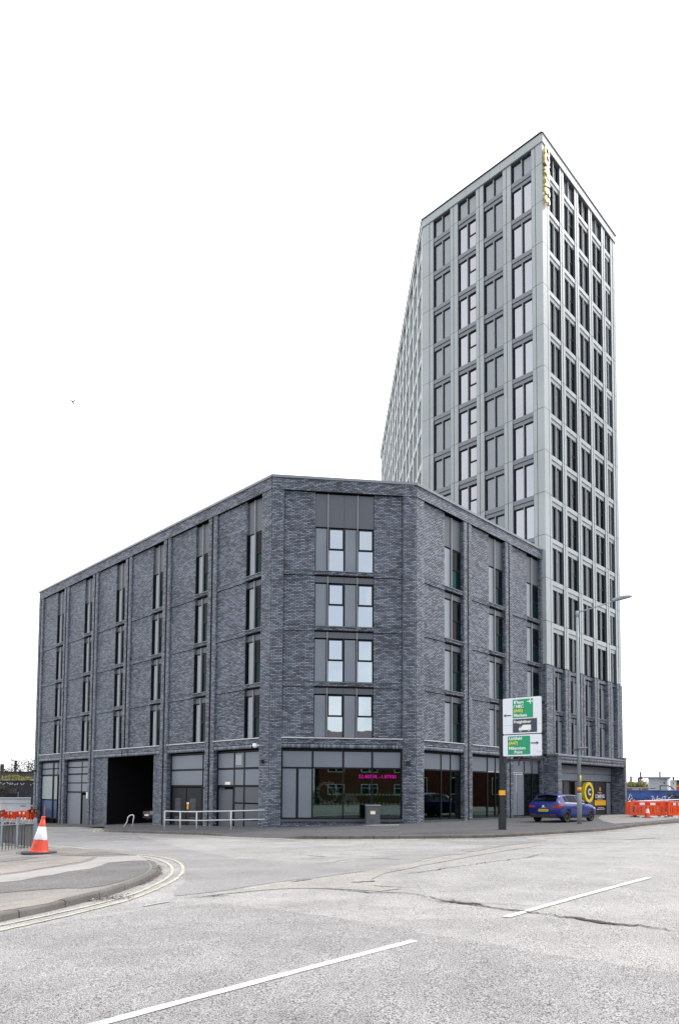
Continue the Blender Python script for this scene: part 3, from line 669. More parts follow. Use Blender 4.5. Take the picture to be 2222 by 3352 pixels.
# mass behind the facades
def inset(P, d): return P+d
A_ = B1+dL*29.2; R2 = B2+dR*13.7
nL_, nF_, nR_ = (FL.to_3x3() @ Vector((0, 1, 0))), (FF.to_3x3() @ Vector((0, 1, 0))), (FR.to_3x3() @ Vector((0, 1, 0)))
def meet(P, d, Q, e):
    den = d.x*e.y-d.y*e.x; t = ((Q.x-P.x)*e.y-(Q.y-P.y)*e.x)/den; return P+d*t
def outline(ins):
    b1 = meet(B1+nL_*ins, dL, B1+nF_*ins, dF); b2 = meet(B1+nF_*ins, dF, B2+nR_*ins, dR)
    return [b1, b2, R2+nR_*ins, R2+nR_*14, A_+nL_*14, A_+nL_*ins]
k = MB(); k.prism([(p.x, p.y) for p in outline(YW+.08)], 3.72, 17.0); part('inner_wall', k, M['wallback'], low, Matrix.Identity(4))
k = MB(); o1 = outline(-.02); o2 = outline(.35)
k.prism([(p.x, p.y) for p in outline(.1)], 17.005, 17.2); part('roof', k, M['wallback'], low, Matrix.Identity(4))
for FM, x0, x1 in ((FL, -29.25, .02), (FF, -.02, 7.39), (FR, -.02, 13.78)):   # coping pieces
    n_ = max(1, round((x1-x0)/3)); wd = (x1-x0)/n_
    for i in range(n_): boxpart('coping', (x0+i*wd+.004, x0+(i+1)*wd-.004, -.075, .4, ZT-.018, ZT+.11), M['coping'], low, FM)
# movement joints with downpipes
jm = MB()
for FM, a, b, lo, hi in JT:
    k_ = MB(); k_.box(a-.01, b+.01, .075, .1, lo, hi); n_ = len(jm.v); jm.v += [tuple(FM @ Vector(v)) for v in k_.v]; jm.f += [tuple(n_+i for i in f) for f in k_.f]
    pm = MB(); pm.box(a+.03, b-.03, .03, .07, lo+.1, hi-.02); pm.box(a-.02, b+.02, -.02, .07, 2.9, 3.05)
    if lo < 0: part('downpipe', pm, M['joint'], low, FM)
part('movement_joint', jm, M['joint'], low, Matrix.Identity(4))
for FM, a, b, y, z, h, kd in SL:
    boxpart('sill' if kd != 'brickcourse' else 'brick_ledge', (a, b, y, y+.09, z, z+(h if kd != 'brickcourse' else .018)), M['sill'] if kd == 'led' else M['coping'] if kd == 'sill' else M['panel'], low, FM)
# ---- windows of the upper floors: window > frame pieces, infill panel, panes, fin
CACHE = {}
def mcache(key, fn):
    if key not in CACHE: CACHE[key] = fn()
    return CACHE[key]
def bxm(name, dims, m):
    def f(): k = MB(); k.box(*dims); return k.mesh(name, m)
    return mcache((name, tuple(round(d, 3) for d in dims), m.name), f)
def winunit(par, FM, x, z0, z1, W, side, glass, spand, tall=False, curtain=None, finon=True, infill=None, y=YW, shade_lining=False):
    """one window: z0 sill, z1 head (incl. spandrel of height spand). side: 'l' infill on the left, 'r' infill on the right"""
    H = z1-z0; Hg = H-spand; W = round(W, 3); Hg = round(Hg, 3); H = round(H, 3); f = .045
    xm = W*(.44 if side == 'l' else .56)
    def fm():
        k = MB(); t = .045
        k.box(0, t, -.03, .06, 0, Hg); k.box(W-t, W, -.03, .06, 0, Hg); k.box(t, W-t, -.03, .06, 0, t)
        if shade_lining: k.box(-.004, .012, -.16, -.031, 0, Hg); k.box(t, W-t, -.03, .06, Hg-t*1.6, Hg)  # added black lining imitates shade in the left reveal; second box is head rail
        k.box(xm-.06, xm+.06, -.03, .06, t, Hg-t*1.6)
        g0, g1 = (xm+.06, W-t) if side == 'l' else (t, xm-.06)
        zm = Hg*.5
        k.box(g0, g1, -.025, .055, zm-.035, zm+.035)
        k.box(g0, g0+.045, -.05, -.031, zm+.0, Hg-.07); k.box(g1-.045, g1, -.05, -.031, zm, Hg-.07); k.box(g0+.045, g1-.045, -.05, -.031, Hg-.115, Hg-.07); k.box(g0+.045, g1-.045, -.05, -.031, zm, zm+.05)
        return k.mesh('window_frame', M['frame'])
    o = link('window', mcache(('wf', W, Hg, side, shade_lining), fm), par, FM @ T(x, y, z0))
    g0, g1 = (xm+.06, W-.045) if side == 'l' else (.045, xm-.06)
    p0, p1 = (.045+(.10 if shade_lining else 0), xm-.06) if side == 'l' else (xm+.06, W-.045); zm = Hg*.5; B_ = wm(o)
    link('infill_panel', bxm('infill_panel', (p0, p1, -.028, .03, .045, Hg-.075), infill or M['panel']), o, B_)
    link('glass_pane', bxm('glass_pane', (g0, g1, 0, .02, .045, zm-.036), glass[0]), o, B_)
    link('glass_pane', bxm('glass_pane', (g0+.045, g1-.045, -.03, .02, zm+.051, Hg-.116), glass[1]), o, B_)
    if curtain: link('curtain', bxm('curtain', (g0+.02, g0+(g1-g0)*.5, -.004, -.001, .06, zm-.05), curtain), o, B_)
    if spand > 0:
        nsp = 2; 
        link('spandrel_panel', bxm('spandrel_panel', (0, xm-.012, -.06, .05, Hg+.002, H-.04), M['pdark']), o, B_)
        link('spandrel_panel', bxm('spandrel_panel', (xm+.012, W-.008, -.06, .05, Hg+.002, H-.04), M['pdark']), o, B_)
    if finon: link('fin', bxm('fin', (xm-.011, xm+.011, -.13, -.062, .01, H-.04), M['fin']), o, B_)
    return o
def winlevels():
    return [(SILLS[0], ZPB-.02, 1.74), (SILLS[1], SILLS[0]-.25, .34), (SILLS[2], SILLS[1]-.25, .34), (SILLS[3], SILLS[2]-.25, .34)]
gG, gD, gF = M['glassG'], M['glassD'], M['glassF']
for kind, x0, x1 in layF:
    if kind == 'win2':
        for i, (z0, z1, sp) in enumerate(winlevels()):
            Wd = (x1-x0)/2
            for j in range(2): winunit(low, FF, x0+j*Wd, z0, z1, Wd-.004, 'l', (gF, gF), sp, y=.2)
for kind, x0, x1 in layL:
    if kind == 'win':
        for i, (z0, z1, sp) in enumerate(winlevels()): winunit(low, FL, x0, z0, z1, x1-x0, 'l', (gG, gD), sp, infill=M['pside'], shade_lining=True)
cur = {(0, 0): M['teal'], (1, 0): M['plum']}
jR = 0
for kind, x0, x1 in layR:
    if kind == 'win':
        for i, (z0, z1, sp) in enumerate(winlevels()): winunit(low, FR, x0, z0, z1, x1-x0, 'l', (gG, gD), sp, curtain=cur.get((i, jR)), infill=M['pside'])
        jR += 1
# ---- ground floor: curtain-wall grids of panels
def gpanel(x0, x1, z0, z1, FM, m=None, y=.3, name='infill_panel', th=.04, par=low):
    return boxpart(name, (x0+.025, x1-.025, y, y+th, z0+.025, z1-.025), m or M['panel'], par, FM)
def gframe(FM, xs, zs, y=.3, lo=-1.2, hi=3.7, par=low):
    k = MB(); t = .035
    for x in xs: k.box(x-t, x+t, y-.03, y+.06, lo, hi)
    for (a, b, z) in zs: k.box(a+t, b-t, y-.03, y+.055, z-t*.9, z+t*.9)
    part('glazing_frame', k, M['frame'], par, FM)
# F
gframe(FF, [.64, 2.17, 3.70, 5.17, 6.65], [(.64, 6.65, 2.75), (.64, 6.65, 3.64), (.64, 6.65, .24)], .2, .2)
boxpart('glazing_frame', (1.38, 1.45, .17, .26, .27, 2.72), M['frame'], low, FF)
for a, b in ((.66, 2.15), (2.19, 3.68), (3.72, 5.15), (5.19, 6.63)): gpanel(a, b, 2.77, 3.6, FF, y=.2, name='spandrel_panel')
gpanel(.66, 1.38, .26, 2.73, FF, y=.2); gpanel(1.45, 2.15, .26, 2.73, FF, y=.2)
shopw = []
for a, b in ((2.2, 3.67), (3.73, 5.14), (5.2, 6.62)): boxpart('shop_window', (a, b, .22, .235, .275, 2.72), M['shop'], low, FF)
boxpart('sill', (.6, 6.69, .0, .3, .09, .2), M['pdark'], low, FF)
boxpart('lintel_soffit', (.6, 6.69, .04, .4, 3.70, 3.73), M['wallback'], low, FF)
# interior
boxpart('interior_wall', (.6, 7.0, 4.6, 4.7, -.2, 3.7), M['wallin'], low, FF); boxpart('interior_floor', (.7, 6.9, .42, 4.59, -.1, .15), M['floorin'], low, FF)
boxpart('interior_ceiling', (.7, 6.9, .42, 4.59, 3.3, 3.5), M['wallin'], low, FF); boxpart('interior_wall', (2.12, 2.2, .3, 4.5, .16, 3.2), M['wallin'], low, FF)
# R
for a, m1, m2, b in ((.65, 2.5, 3.35, 4.27), (5.03, 7.0, 7.85, 8.65), (9.41, 11.2, 12.15, 13.03)):
    gframe(FR, [a+.02, m1, m2, b-.02], [(a, b, 2.75), (a, b, 3.66), (a, b, .16)], .3, .1)
    for p, q in ((a, m1), (m1, m2), (m2, b)):
        gpanel(p+.02, q-.02, 2.77, 3.63, FR, name='spandrel_panel')
        if not (a > 9 and q == m1): boxpart('shop_window', (p+.03, q-.03, .32, .335, .19, 2.72), M['shop'], low, FR)
    boxpart('sill', (a, b, .1, .4, -.25, .12), M['pdark'], low, FR)
    boxpart('interior_wall', (a, b, 4.2, 4.3, 0, 3.7), M['wallin'], low, FR); boxpart('lintel_soffit', (a, b, .04, .42, 3.70, 3.73), M['wallback'], low, FR)
gpanel(9.44, 10.3, .18, 2.73, FR); gpanel(10.33, 11.17, .18, 2.73, FR); boxpart('interior_floor', (.6, 13.2, .42, 4.19, -.1, .1), M['floorin'], low, FR); boxpart('interior_ceiling', (.6, 13.2, .42, 4.19, 3.3, 3.5), M['wallin'], low, FR)
# L
def LX(u): return -u
def Lp(u0, u1, z0, z1, m=None, name='infill_panel', y=.3): return gpanel(-u1, -u0, z0, z1, FL, m, y, name)
# bay 1
gframe(FL, [-.8, -2.34, -3.2, -4.7], [(-4.7, -.8, 3.64), (-4.7, -.8, 2.75), (-4.7, -.8, 1.83)])
for a, b in ((.82, 2.32), (2.36, 3.18), (3.22, 4.68)):
    Lp(a, b, 2.78, 3.6, name='spandrel_panel' if a != 2.36 else 'vent_panel'); Lp(a, b, 1.86, 2.72)
Lp(.82, 2.32, .95, 1.8, M['pdark']); Lp(2.36, 3.18, .95, 1.8, M['pdark']); Lp(.82, 2.32, .1, .93, M['pdark']); Lp(2.36, 3.18, .1, .93, M['pdark']); Lp(.82, 2.32, -.9, .08, M['pdark']); Lp(2.36, 3.18, -.9, .08, M['pdark'])
dr = Lp(3.3, 4.6, -.95, 1.68, M['pdark'], 'door'); boxpart('door_handle', (-3.52, -3.46, .22, .27, .1, .55), M['galv'], dr, FL); boxpart('door_closer', (-4.4, -3.9, .2, .27, 1.66, 1.74), M['black'], low, FL)
k = MB()
for i in range(9): k.box(-3.02, -2.52, .255, .30, 2.95+i*.06, 2.985+i*.06)
part('vent_louvre', k, M['sill'], low, FL)
boxpart('notice', (-3.98, -3.5, .27, .29, 1.9, 2.05), M['white'], low, FL)
# bay 2
gframe(FL, [-5.54, -6.1, -9.38], [(-9.4, -5.54, 3.64), (-9.4, -5.54, 2.75), (-9.4, -6.1, 1.83), (-6.1, -5.54, 1.7)])
for a, b in ((5.56, 6.08), (6.12, 9.36)):
    Lp(a, b, 2.78, 3.6, name='spandrel_panel'); Lp(a, b, 1.86 if b > 7 else 1.73, 2.72)
Lp(5.56, 6.08, -.9, 1.68)
for a in (6.2, 7.75):
    dd = Lp(a, a+1.52, -.9, 1.75, M['frame'], 'door')
    for z0 in (-.75, .3):
        k = MB()
        for i in range(12): k.box(-a-1.15, -a-.55, .285, .31, z0+i*.07, z0+i*.07+.035)
        part('louvre', k, M['pdark'], dd, FL)
boxpart('notice', (-7.62, -7.46, .27, .292, .50, .80), M['amber'], low, FL); boxpart('notice', (-7.66, -7.42, .27, .29, .81, .90), M['white'], low, FL)
# passage (bays 3 and 4)
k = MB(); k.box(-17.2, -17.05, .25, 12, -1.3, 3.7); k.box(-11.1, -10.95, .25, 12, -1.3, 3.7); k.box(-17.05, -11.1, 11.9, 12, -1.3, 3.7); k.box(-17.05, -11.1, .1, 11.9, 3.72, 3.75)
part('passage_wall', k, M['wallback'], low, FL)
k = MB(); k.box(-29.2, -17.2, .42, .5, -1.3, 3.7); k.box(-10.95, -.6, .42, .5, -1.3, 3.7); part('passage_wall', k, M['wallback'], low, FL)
# bay 5
gframe(FL, [-19.78, -21.3, -23.64], [(-23.64, -19.78, 3.64), (-23.64, -19.78, 2.68), (-23.64, -19.78, 1.38)])
for a, b in ((19.8, 21.28), (21.32, 23.62)):
    Lp(a, b, 3.18, 3.6, name='spandrel_panel'); Lp(a, b, 2.71, 3.16); Lp(a, b, 2.05, 2.65); Lp(a, b, 1.41, 2.03)
Lp(21.32, 23.62, -1.0, 1.35); Lp(20.0, 21.1, -1.0, 1.2, M['pdark'], 'door')
tagb = boxpart('intercom', (-19.78, -19.6, -.06, -.001, .95, 1.4), M['white'], low, FL)
# bay 6
gframe(FL, [-24.52, -25.4, -26.1, -26.3, -28.38], [(-28.38, -24.52, 3.64), (-28.38, -24.52, 2.65), (-28.38, -24.52, -.65)])
Lp(24.54, 26.2, 3.15, 3.6, name='spandrel_panel'); Lp(26.2, 28.36, 3.15, 3.6, name='spandrel_panel'); Lp(24.54, 26.2, 2.68, 3.12); Lp(26.2, 28.36, 2.68, 3.12)
Lp(24.54, 25.1, -.62, 2.62); Lp(26.35, 28.3, .78, 2.6, M['perf'], 'glass_pane'); Lp(26.35, 28.3, -.62, .74, M['bluepanel'], 'glass_pane'); Lp(25.45, 26.05, .78, 2.6, M['perf'], 'glass_pane'); Lp(25.45, 26.05, -.62, .74, M['bluepanel'], 'glass_pane'); Lp(27.5, 27.9, -.55, .3, M['redwall'], 'glass_pane', .29)  # the last red piece is a reflection painted in front of the pane
# wall lamps and security camera
for FM, x in ((FL, -.45), (FF, 6.97)):
    k = MB(); k.box(x-.07, x+.07, -.16, -.001, 2.95, 3.12); tag(part('wall_lamp', k, M['black'], None, FM) if False else link('wall_lamp', k.mesh('wall_lamp', M['black']), None, FM), 'small black box wall lamp on the %s of the chamfered brick corner' % ('left hand side face' if FM is FL else 'right hand pier'), 'wall lamp')
k = MB(); k.box(-29.05, -28.9, -.3, -.001, 2.95, 3.08); tag(link('wall_lamp', k.mesh('wall_lamp', M['black']), None, FL), 'small black wall lamp at the far left end of the brick building', 'wall lamp')
cam_t = thing('security_camera', 'white dome security camera on the left corner pier above ground floor', 'security camera', FL @ T(-.72, -.02, 3.83))
k = MB(); k.tube([(0, 0, .02), (0, -.25, .02)], .04, 8); part('bracket', k, M['white'], cam_t)
k = MB(); k.lathe([(.0, .12), (.09, .1), (.12, .02), (.12, -.05), (.08, -.1), (0, -.12)], 14, (0, -.3, 0)); part('housing', k, M['white'], cam_t, smooth=True)
k = MB(); k.lathe([(.0, .05), (.07, .04), (.09, -.02), (.05, -.08), (0, -.1)], 12, (-.09, -.36, -.04)); part('lens_dome', k, M['black'], cam_t, smooth=True)
# shop sign in the window and vinyl rings
led = thing('led_sign', 'pink LED sign of map coordinates inside the corner shop window', 'led sign', FF @ T(5.5, .34, 2.34))
text_on('52.48338, -1.87930', .235, M['pink'], led, FF, 5.46, .30, 2.34, bold=.005, space=1.05)
vr = MB()
def ring(cx, cz, r, wd=.012, n=14): 
    vr.ribbon([(cx+r*math.cos(2*PI*i/n), cz+r*math.sin(2*PI*i/n)) for i in range(n)], wd, lambda q: (q[0], .212, q[1]), True)
for i in range(22):
    x = 3.05+i*.168
    if not (3.6 < x < 3.8 or 5.08 < x < 5.26): ring(x, 1.44, .042)
for i in range(20): ring(2.6+i*.21, .98+.02*math.sin(i), .04) if not (3.6 < 2.6+i*.21 < 3.8 or 5.05 < 2.6+i*.21 < 5.27) else None
for r in (.28, .34, .42, .2): ring(3.95+r*.2, .98, r, .01, 30)
for i in range(14):
    a = PI*.9+i*.12*PI; ring(2.95+.5*math.cos(a), 1.55+.5*math.sin(a), .05, .01)
for i in range(9): ring(2.45+.1*i, 1.75+.25*math.sin(i*.5), .06, .009)
part('window_vinyl', vr, M['vinyl'], low, FF)
# ================================================================== TOWER
tow = thing('tower_block', 'tall pale metal clad tower with gridded windows above a dark brick base', 'building', Matrix.Translation(TC))
ZTT, ZB0, TS = 46.0, 9.89, 2.85
ZJ = [41.24-TS*i for i in range(12)]   # 41.24 .. 9.89
LV = [(43.9, 45.36)] + [(41.24, 43.9)] + [(ZJ[i+1], ZJ[i]) for i in range(11)]
TLs = [('wide', -10.05, -9.42), ('strip', -9.37, -9.04), ('win', -9.02, -7.48, 'oo'), ('strip', -7.46, -7.2), ('strip', -7.15, -6.8), ('win', -6.78, -5.24, 'gw'), ('strip', -5.22, -4.98), ('strip', -4.93, -4.6), ('win', -4.58, -3.03, 'oo'), ('strip', -3.01, -2.76), ('strip', -2.71, -2.37), ('win', -2.35, -.82, 'gg'), ('strip', -.80, -.55), ('wide', -.50, -.004)]
TRs = [('wide', .004, .60), ('strip', .69, .95), ('win', .97, 2.53, 'do'), ('strip', 2.55, 2.75), ('strip', 2.84, 3.13), ('win', 3.15, 4.80, 'dw'), ('strip', 4.82, 5.03), ('strip', 5.12, 5.40), ('win', 5.42, 7.08, 'do'), ('strip', 7.10, 7.37), ('strip', 7.46, 7.67), ('win', 7.69, 9.33, 'dw'), ('strip', 9.35, 9.64), ('strip', 9.73, 9.96), ('win', 9.98, 10.98, 'do1'), ('strip', 11.0, 11.31), ('wide', 11.40, 11.845)]
def twin(FM, x0, x1, z0, z1, kind, upper):
    W = round(x1-x0, 3); H = round(z1-z0, 3); h = round(H-(.58 if not upper else .12), 3); y = .2; t = .05; xm = W*.5
    one = kind == 'do1'
    def fm():
        k = MB(); k.box(0, t, -.02, .06, 0, h); k.box(W-t, W, -.02, .06, 0, h); k.box(t, W-t, -.02, .06, 0, t); k.box(t, W-t, -.02, .06, h-t*1.6, h)
        k.box(xm-.02, xm+.14 if not one else xm+.04, -.02, .06, t, h-t*1.6)
        if kind in ('gw', 'dw') and not upper: k.box(xm+.14, W-t, -.03, .055, h*.48, h*.48+.08)
        return k.mesh('window_frame', M['frame'])
    o = link('window', mcache(('tw', W, h, kind, upper), fm), tow, FM @ T(x0, y, z0)); B_ = wm(o)
    gl = {'oo': None, 'gw': M['glassT'], 'gg': M['glassT'], 'do': None, 'dw': M['glassD'], 'do1': None}[kind]
    if upper: gl = None
    ip = M['cladk'] if kind in ('oo', 'gw', 'gg') else M['pdark']  # one panel kind: sky sheen put into left face colour, recess shade into right
    a0, a1 = t+(.08 if kind != 'do' else 0), xm-.02; b0, b1 = (xm+.14 if not one else xm+.04), W-t
    if gl is None:
        if kind in ('do', 'do1'): a1 = a0+(a1-a0)*.62; 
        link('infill_panel', bxm('infill_panel', (a0, a1, -.005, .03, t, h-.1), ip), o, B_)
        if kind in ('do', 'do1'): link('glass_pane', bxm('glass_pane', (a1+.004, xm-.022, .01, .02, t, h-.1), M['glassD']), o, B_)
        link('infill_panel', bxm('infill_panel', (b0, b0+(b1-b0)*(.7 if kind == 'do' else 1), -.005, .03, t, h-.1), ip), o, B_)
        if kind == 'do': link('glass_pane', bxm('glass_pane', (b0+(b1-b0)*.7+.004, b1, .01, .02, t, h-.1), M['glassD']), o, B_)
    else:
        link('glass_pane', bxm('glass_pane', (a0, a1, .0, .02, t, h-.1), gl), o, B_)
        if kind in ('gw', 'dw'):
            g2 = M['glassS'] if kind == 'gw' else M['glassD']
            link('glass_pane', bxm('glass_pane', (b0+.05, b1-.02, -.01, .02, h*.48+.12, h-.15), g2), o, B_); link('glass_pane', bxm('glass_pane', (b0, b1, .0, .02, t, h*.48-.004), g2), o, B_)
        else: link('glass_pane', bxm('glass_pane', (b0, b1, .0, .02, t, h-.1), gl), o, B_)
    link('fin', bxm('fin', (xm-.02, xm+.02, -.13, -.021, .01, h), M['clad']), o, B_)
    if not upper:
        fa = M['fascia'] if kind in ('oo', 'gw', 'gg') else M['clad']
        for (p, q) in ((0, xm-.003), (xm+.003, W)):
            link('spandrel_panel', bxm('spandrel_panel', (p, q, -.10, .05, h+.004, h+.27), fa), o, B_)
        link('fascia', bxm('fascia', (0, W, -.16, .05, h+.28, H-.006), fa), o, B_)
def tface(FM, spec, lo):
    for it in spec:
        kd, x0, x1 = it[:3]
        for li, (z0, z1) in enumerate(LV):
            if z1 < lo: continue
            if kd == 'win': twin(FM, x0, x1, z0, z1 if li else z1-.0, it[3], li == 0)
            elif li == 0 or True:
                dims = (0, round(x1-x0, 3), 0, .06, .014, round(z1-z0, 3)-.014)
                link('cladding_panel', bxm('cladding_panel', dims, M['clad']), tow, FM @ T(x0, 0.0 if kd == 'wide' else .015, z0))
tface(FTL, TLs, 11.5); tface(FTR, TRs, 0)
# reveals of the metal grid
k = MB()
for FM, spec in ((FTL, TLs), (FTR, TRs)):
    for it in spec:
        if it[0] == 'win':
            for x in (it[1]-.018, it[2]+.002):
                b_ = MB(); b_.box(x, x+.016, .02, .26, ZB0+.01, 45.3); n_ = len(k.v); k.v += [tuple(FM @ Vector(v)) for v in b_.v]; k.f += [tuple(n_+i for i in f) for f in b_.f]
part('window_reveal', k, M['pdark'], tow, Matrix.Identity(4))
# parapet of big panels
for FM, x0, x1, n_ in ((FTL, -10.1, -.003, 5), (FTR, .003, 11.9, 6), (FTE, -36.6, .03, 12)):
    wd = (x1-x0)/n_
    for i in range(n_): link('parapet_panel', bxm('parapet_panel', (.006, wd-.006, -.05, .3, 0, .58), M['clad']), tow, FM @ T(x0+i*wd, 0, 45.38))
    boxpart('coping', (x0-.03 if FM is FTL else x0, x1+.03, -.10, .4, 45.965, 46.06), M['frame'], tow, FM)
    boxpart('soffit', (x0, x1, -.03, .3, 45.33, 45.375), M['fascia'], tow, FM)
# core
def tpoly(ins):
    nl = FTL.to_3x3() @ Vector((0, 1, 0)); nr = FTR.to_3x3() @ Vector((0, 1, 0)); ne = FTE.to_3x3() @ Vector((0, 1, 0))
    c0 = meet(TC+nl*ins, dL, TC+nr*ins, dR); d0 = meet(TC+nl*ins, dL, TD+ne*ins, dE); f0 = TC+dR*(11.83)+nr*ins; e0 = TD+dE*36.4+ne*ins
    return [c0, f0, f0+nr*(.1)+dL*9+Vector((0, 0, 0)), e0+Vector((9, 0, 0)), e0, d0]
k = MB(); k.prism([(p.x, p.y) for p in tpoly(.27)], 4.0, 45.7); part('core_wall', k, M['wallback'], tow, Matrix.Identity(4))
k = MB(); k.prism([(p.x, p.y) for p in tpoly(.062)], 45.4, 45.5); part('roof', k, M['wallback'], tow, Matrix.Identity(4))
# back-sheet in the joints
for FM, spec in ((FTL, TLs), (FTR, TRs)):
    prev = None; k = MB()
    runs = []; cur_ = None
    for it in spec:
        if it[0] == 'win':
            if cur_: runs.append(cur_); cur_ = None
        else: cur_ = (cur_[0] if cur_ else it[1], it[2])
    if cur_: runs.append(cur_)
    for a, b in runs: k.box(a+.003, b-.003, .078, .26, ZB0, 45.35)
    part('joint_backing', k, M['joint'], tow, FM)
# long left face, seen at a grazing angle
pitch = 2.43; k = MB(); ks = MB()
for i in range(15):
    xa = -(i*pitch)-.02; 
    k.box(xa-.66, xa, -.0, .26, 12, 45.35)
    for li, (z0, z1) in enumerate(LV):
        if z1 < 16: continue
        ks.box(xa-pitch+.001, xa-.661, -.0, .2, z1-.5 if li else z1-.1, z1-.001)
        if z0 > 15:
            o = link('window', bxm('window_frame', (0, pitch-.68, .17, .2, 0, round(z1-z0, 2)-.5), M['frame']), tow, FTE @ T(xa-pitch+.01, 0, z0)); 
            link('glass_pane', bxm('glass_pane', (.06, .75, .155, .168, .06, round(z1-z0, 2)-.6), M['glassD']), o, wm(o)); link('fin', bxm('fin', (.78, .86, -.0, .165, 0, round(z1-z0, 2)-.5), M['clad']), o, wm(o)); link('infill_panel', bxm('infill_panel', (.9, 1.58, .155, .168, .06, round(z1-z0, 2)-.6), M['panel']), o, wm(o))
part('cladding_strip', k, M['clad'], tow, FTE); part('floor_band', ks, M['clad'], tow, FTE)
# brick base of the right face
tb = Bricks()
pw = [(-.12, 1.03), (2.5, 3.24), (4.8, 5.5), (7.05, 7.75), (9.3, 10.03), (10.95, 11.87)]
for i, (a, b) in enumerate(pw):
    m_ = (a+b)/2 if 0 < i < 5 else (.78 if i == 0 else 11.33)
    tb.rect(FTR, a, m_-.035, 4.05, 9.84, -.03); tb.rect(FTR, m_+.035, b, 4.05, 9.84, -.03)
    boxpart('movement_joint', (m_-.04, m_+.04, .03, .08, 4.05, 9.84), M['joint'], tow, FTR)
    tb.rect(REVR(FTR, a), -.35, .03, 4.05, 9.84, 0); tb.rect(REVL(FTR, b), -.03, .35, 4.05, 9.84, 0)
for i in range(5):
    a, b = pw[i][1], pw[i+1][0]
    tb.rect(FTR, a, b, 9.58, 9.84, .12); tb.rect(FTR, a, b, 6.70, 6.93, .12)
    boxpart('sill', (a, b, .04, .2, 6.935, 6.965), M['coping'], tow, FTR); boxpart('sill', (a, b, -.06, .2, 4.10, 4.15), M['sill'], tow, FTR)
    for z0, z1 in ((6.96, 9.57), (4.16, 6.69)):
        winunit(tow, FTR, a+.002, z0, z1, b-a-.004, 'l' if i % 2 == 0 and False else 'r', (gG, gD) if i % 2 else (gD, gD), .32, y=.28)
# ground-floor entrance with projecting brick portal
PO = -.72
tb.rect(FTR, -.05, .42, -1.0, 3.93, PO); tb.rect(REVR(FTR, -.05), -1.0, -PO, -1.0, 3.93, 0)
tb.rect(FTR, 10.62-.25, 10.72, -1.0, 4.12, PO); tb.rect(REVR(FTR, 10.37), -1.1, -PO, -1.0, 3.8, 0)
tb.rect(REVL(FTR, 10.72), PO, .9, -1.0, 4.12, 0); tb.rect(REVL(FTR, .42), PO, .3, -1.0, 3.8, 0)
tb.rect(FTR, .42, 10.37, 3.48, 3.70, PO+.03, soldier=True); tb.rect(FTR, .42, 10.37, 3.70, 3.93, PO+.0, soldier=True)
tb.build(tow, M['brick'], M['mortar'])
boxpart('portal_coping', (-.1, 10.36, PO-.07, .0, 3.94, 4.045), M['coping'], tow, FTR); boxpart('portal_coping', (10.36, 10.78, PO-.04, .0, 4.125, 4.2), M['coping'], tow, FTR)
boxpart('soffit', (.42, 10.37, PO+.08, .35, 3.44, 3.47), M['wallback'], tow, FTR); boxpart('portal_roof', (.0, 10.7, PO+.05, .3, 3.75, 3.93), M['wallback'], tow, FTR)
boxpart('core_wall', (10.75, 11.83, .02, .8, -1.2, 4.0), M['wallback'], tow, FTR)
boxpart('core_wall', (.0, 11.8, 1.5, 1.6, -1.2, 4.0), M['wallin'], tow, FTR)
tb2 = None
for a, b in ((.45, 2.3), (2.3, 4.36), (4.36, 7.4), (7.4, 10.3)):
    for z0, z1 in ((2.92, 3.44), (2.42, 2.9)): boxpart('spandrel_panel', (a+.012, b-.012, .28, .32, z0+.006, z1-.006), M['panel'], tow, FTR)
k = MB()
for x in (.47, 1.5, 2.7, 3.6, 4.36, 7.4, 9.42, 10.3): k.box(x-.035, x+.035, .28, .36, -.3, 2.4)
k.box(.45, 10.3, .285, .35, 2.34, 2.405); part('glazing_frame', k, M['frame'], tow, FTR)
for a, b, m_, nm in ((.51, 1.46, 'shop', 'glass_pane'), (1.54, 2.66, 'pdark', 'infill_panel'), (2.74, 3.56, 'wallin', 'infill_panel'), (3.64, 4.32, 'shop', 'door'), (4.4, 7.36, 'pdark', 'infill_panel'), (9.46, 10.26, 'panel', 'infill_panel')):
    boxpart(nm, (a, b, .31, .33, -.3, 2.33), M[m_], tow, FTR)
pst = thing('entrance_poster', 'black window poster welcoming to the block beside its entrance', 'poster', FTR @ T(8.4, .3, 0))
boxpart('backing', (7.44, 9.38, .30, .325, -.1, 2.33), M['ink'], pst, FTR); boxpart('orange_band', (7.46, 9.36, .292, .299, .68, 1.05), M['amber'], pst, FTR)
text_on('COMPASS', .36, M['white'], pst, FTR, 8.35, .292, 1.33, bold=.006); text_on('Welcome to', .12, M['white'], pst, FTR, 8.35, .292, 1.60); boxpart('small_print', (7.9, 8.8, .292, .299, 1.12, 1.15), M['white'], pst, FTR); boxpart('small_print', (8.0, 9.0, .292, .299, .50, .53), M['white'], pst, FTR); boxpart('small_print', (7.8, 9.2, .292, .299, .38, .42), M['white'], pst, FTR)
boxpart('small_print', (7.65, 9.15, .287, .291, .92, .97), M['gold'], pst, FTR); boxpart('small_print', (7.75, 9.05, .287, .291, .76, .81), M['gold'], pst, FTR)
k = MB(); k.lathe([(.10, 0), (.15, 0), (.15, .01), (.10, .01)], 20); link('emblem_ring', k.mesh('emblem_ring', M['amber']), pst, FTR @ T(8.4, .292, 1.86) @ UPR); text_on('C', .2, M['white'], pst, FTR, 8.4, .29, 1.86, bold=.004)
for i in range(9): boxpart('skyline_bar', (7.6+i*.19, 7.7+i*.19, .292, .299, -.08, .12+.05*((i*37) % 5)), M['signk'], pst, FTR)
emb = thing('round_sign', 'large round yellow drum sign with white letter C by the entrance', 'sign', FTR @ T(6.0, .28, 1.62))
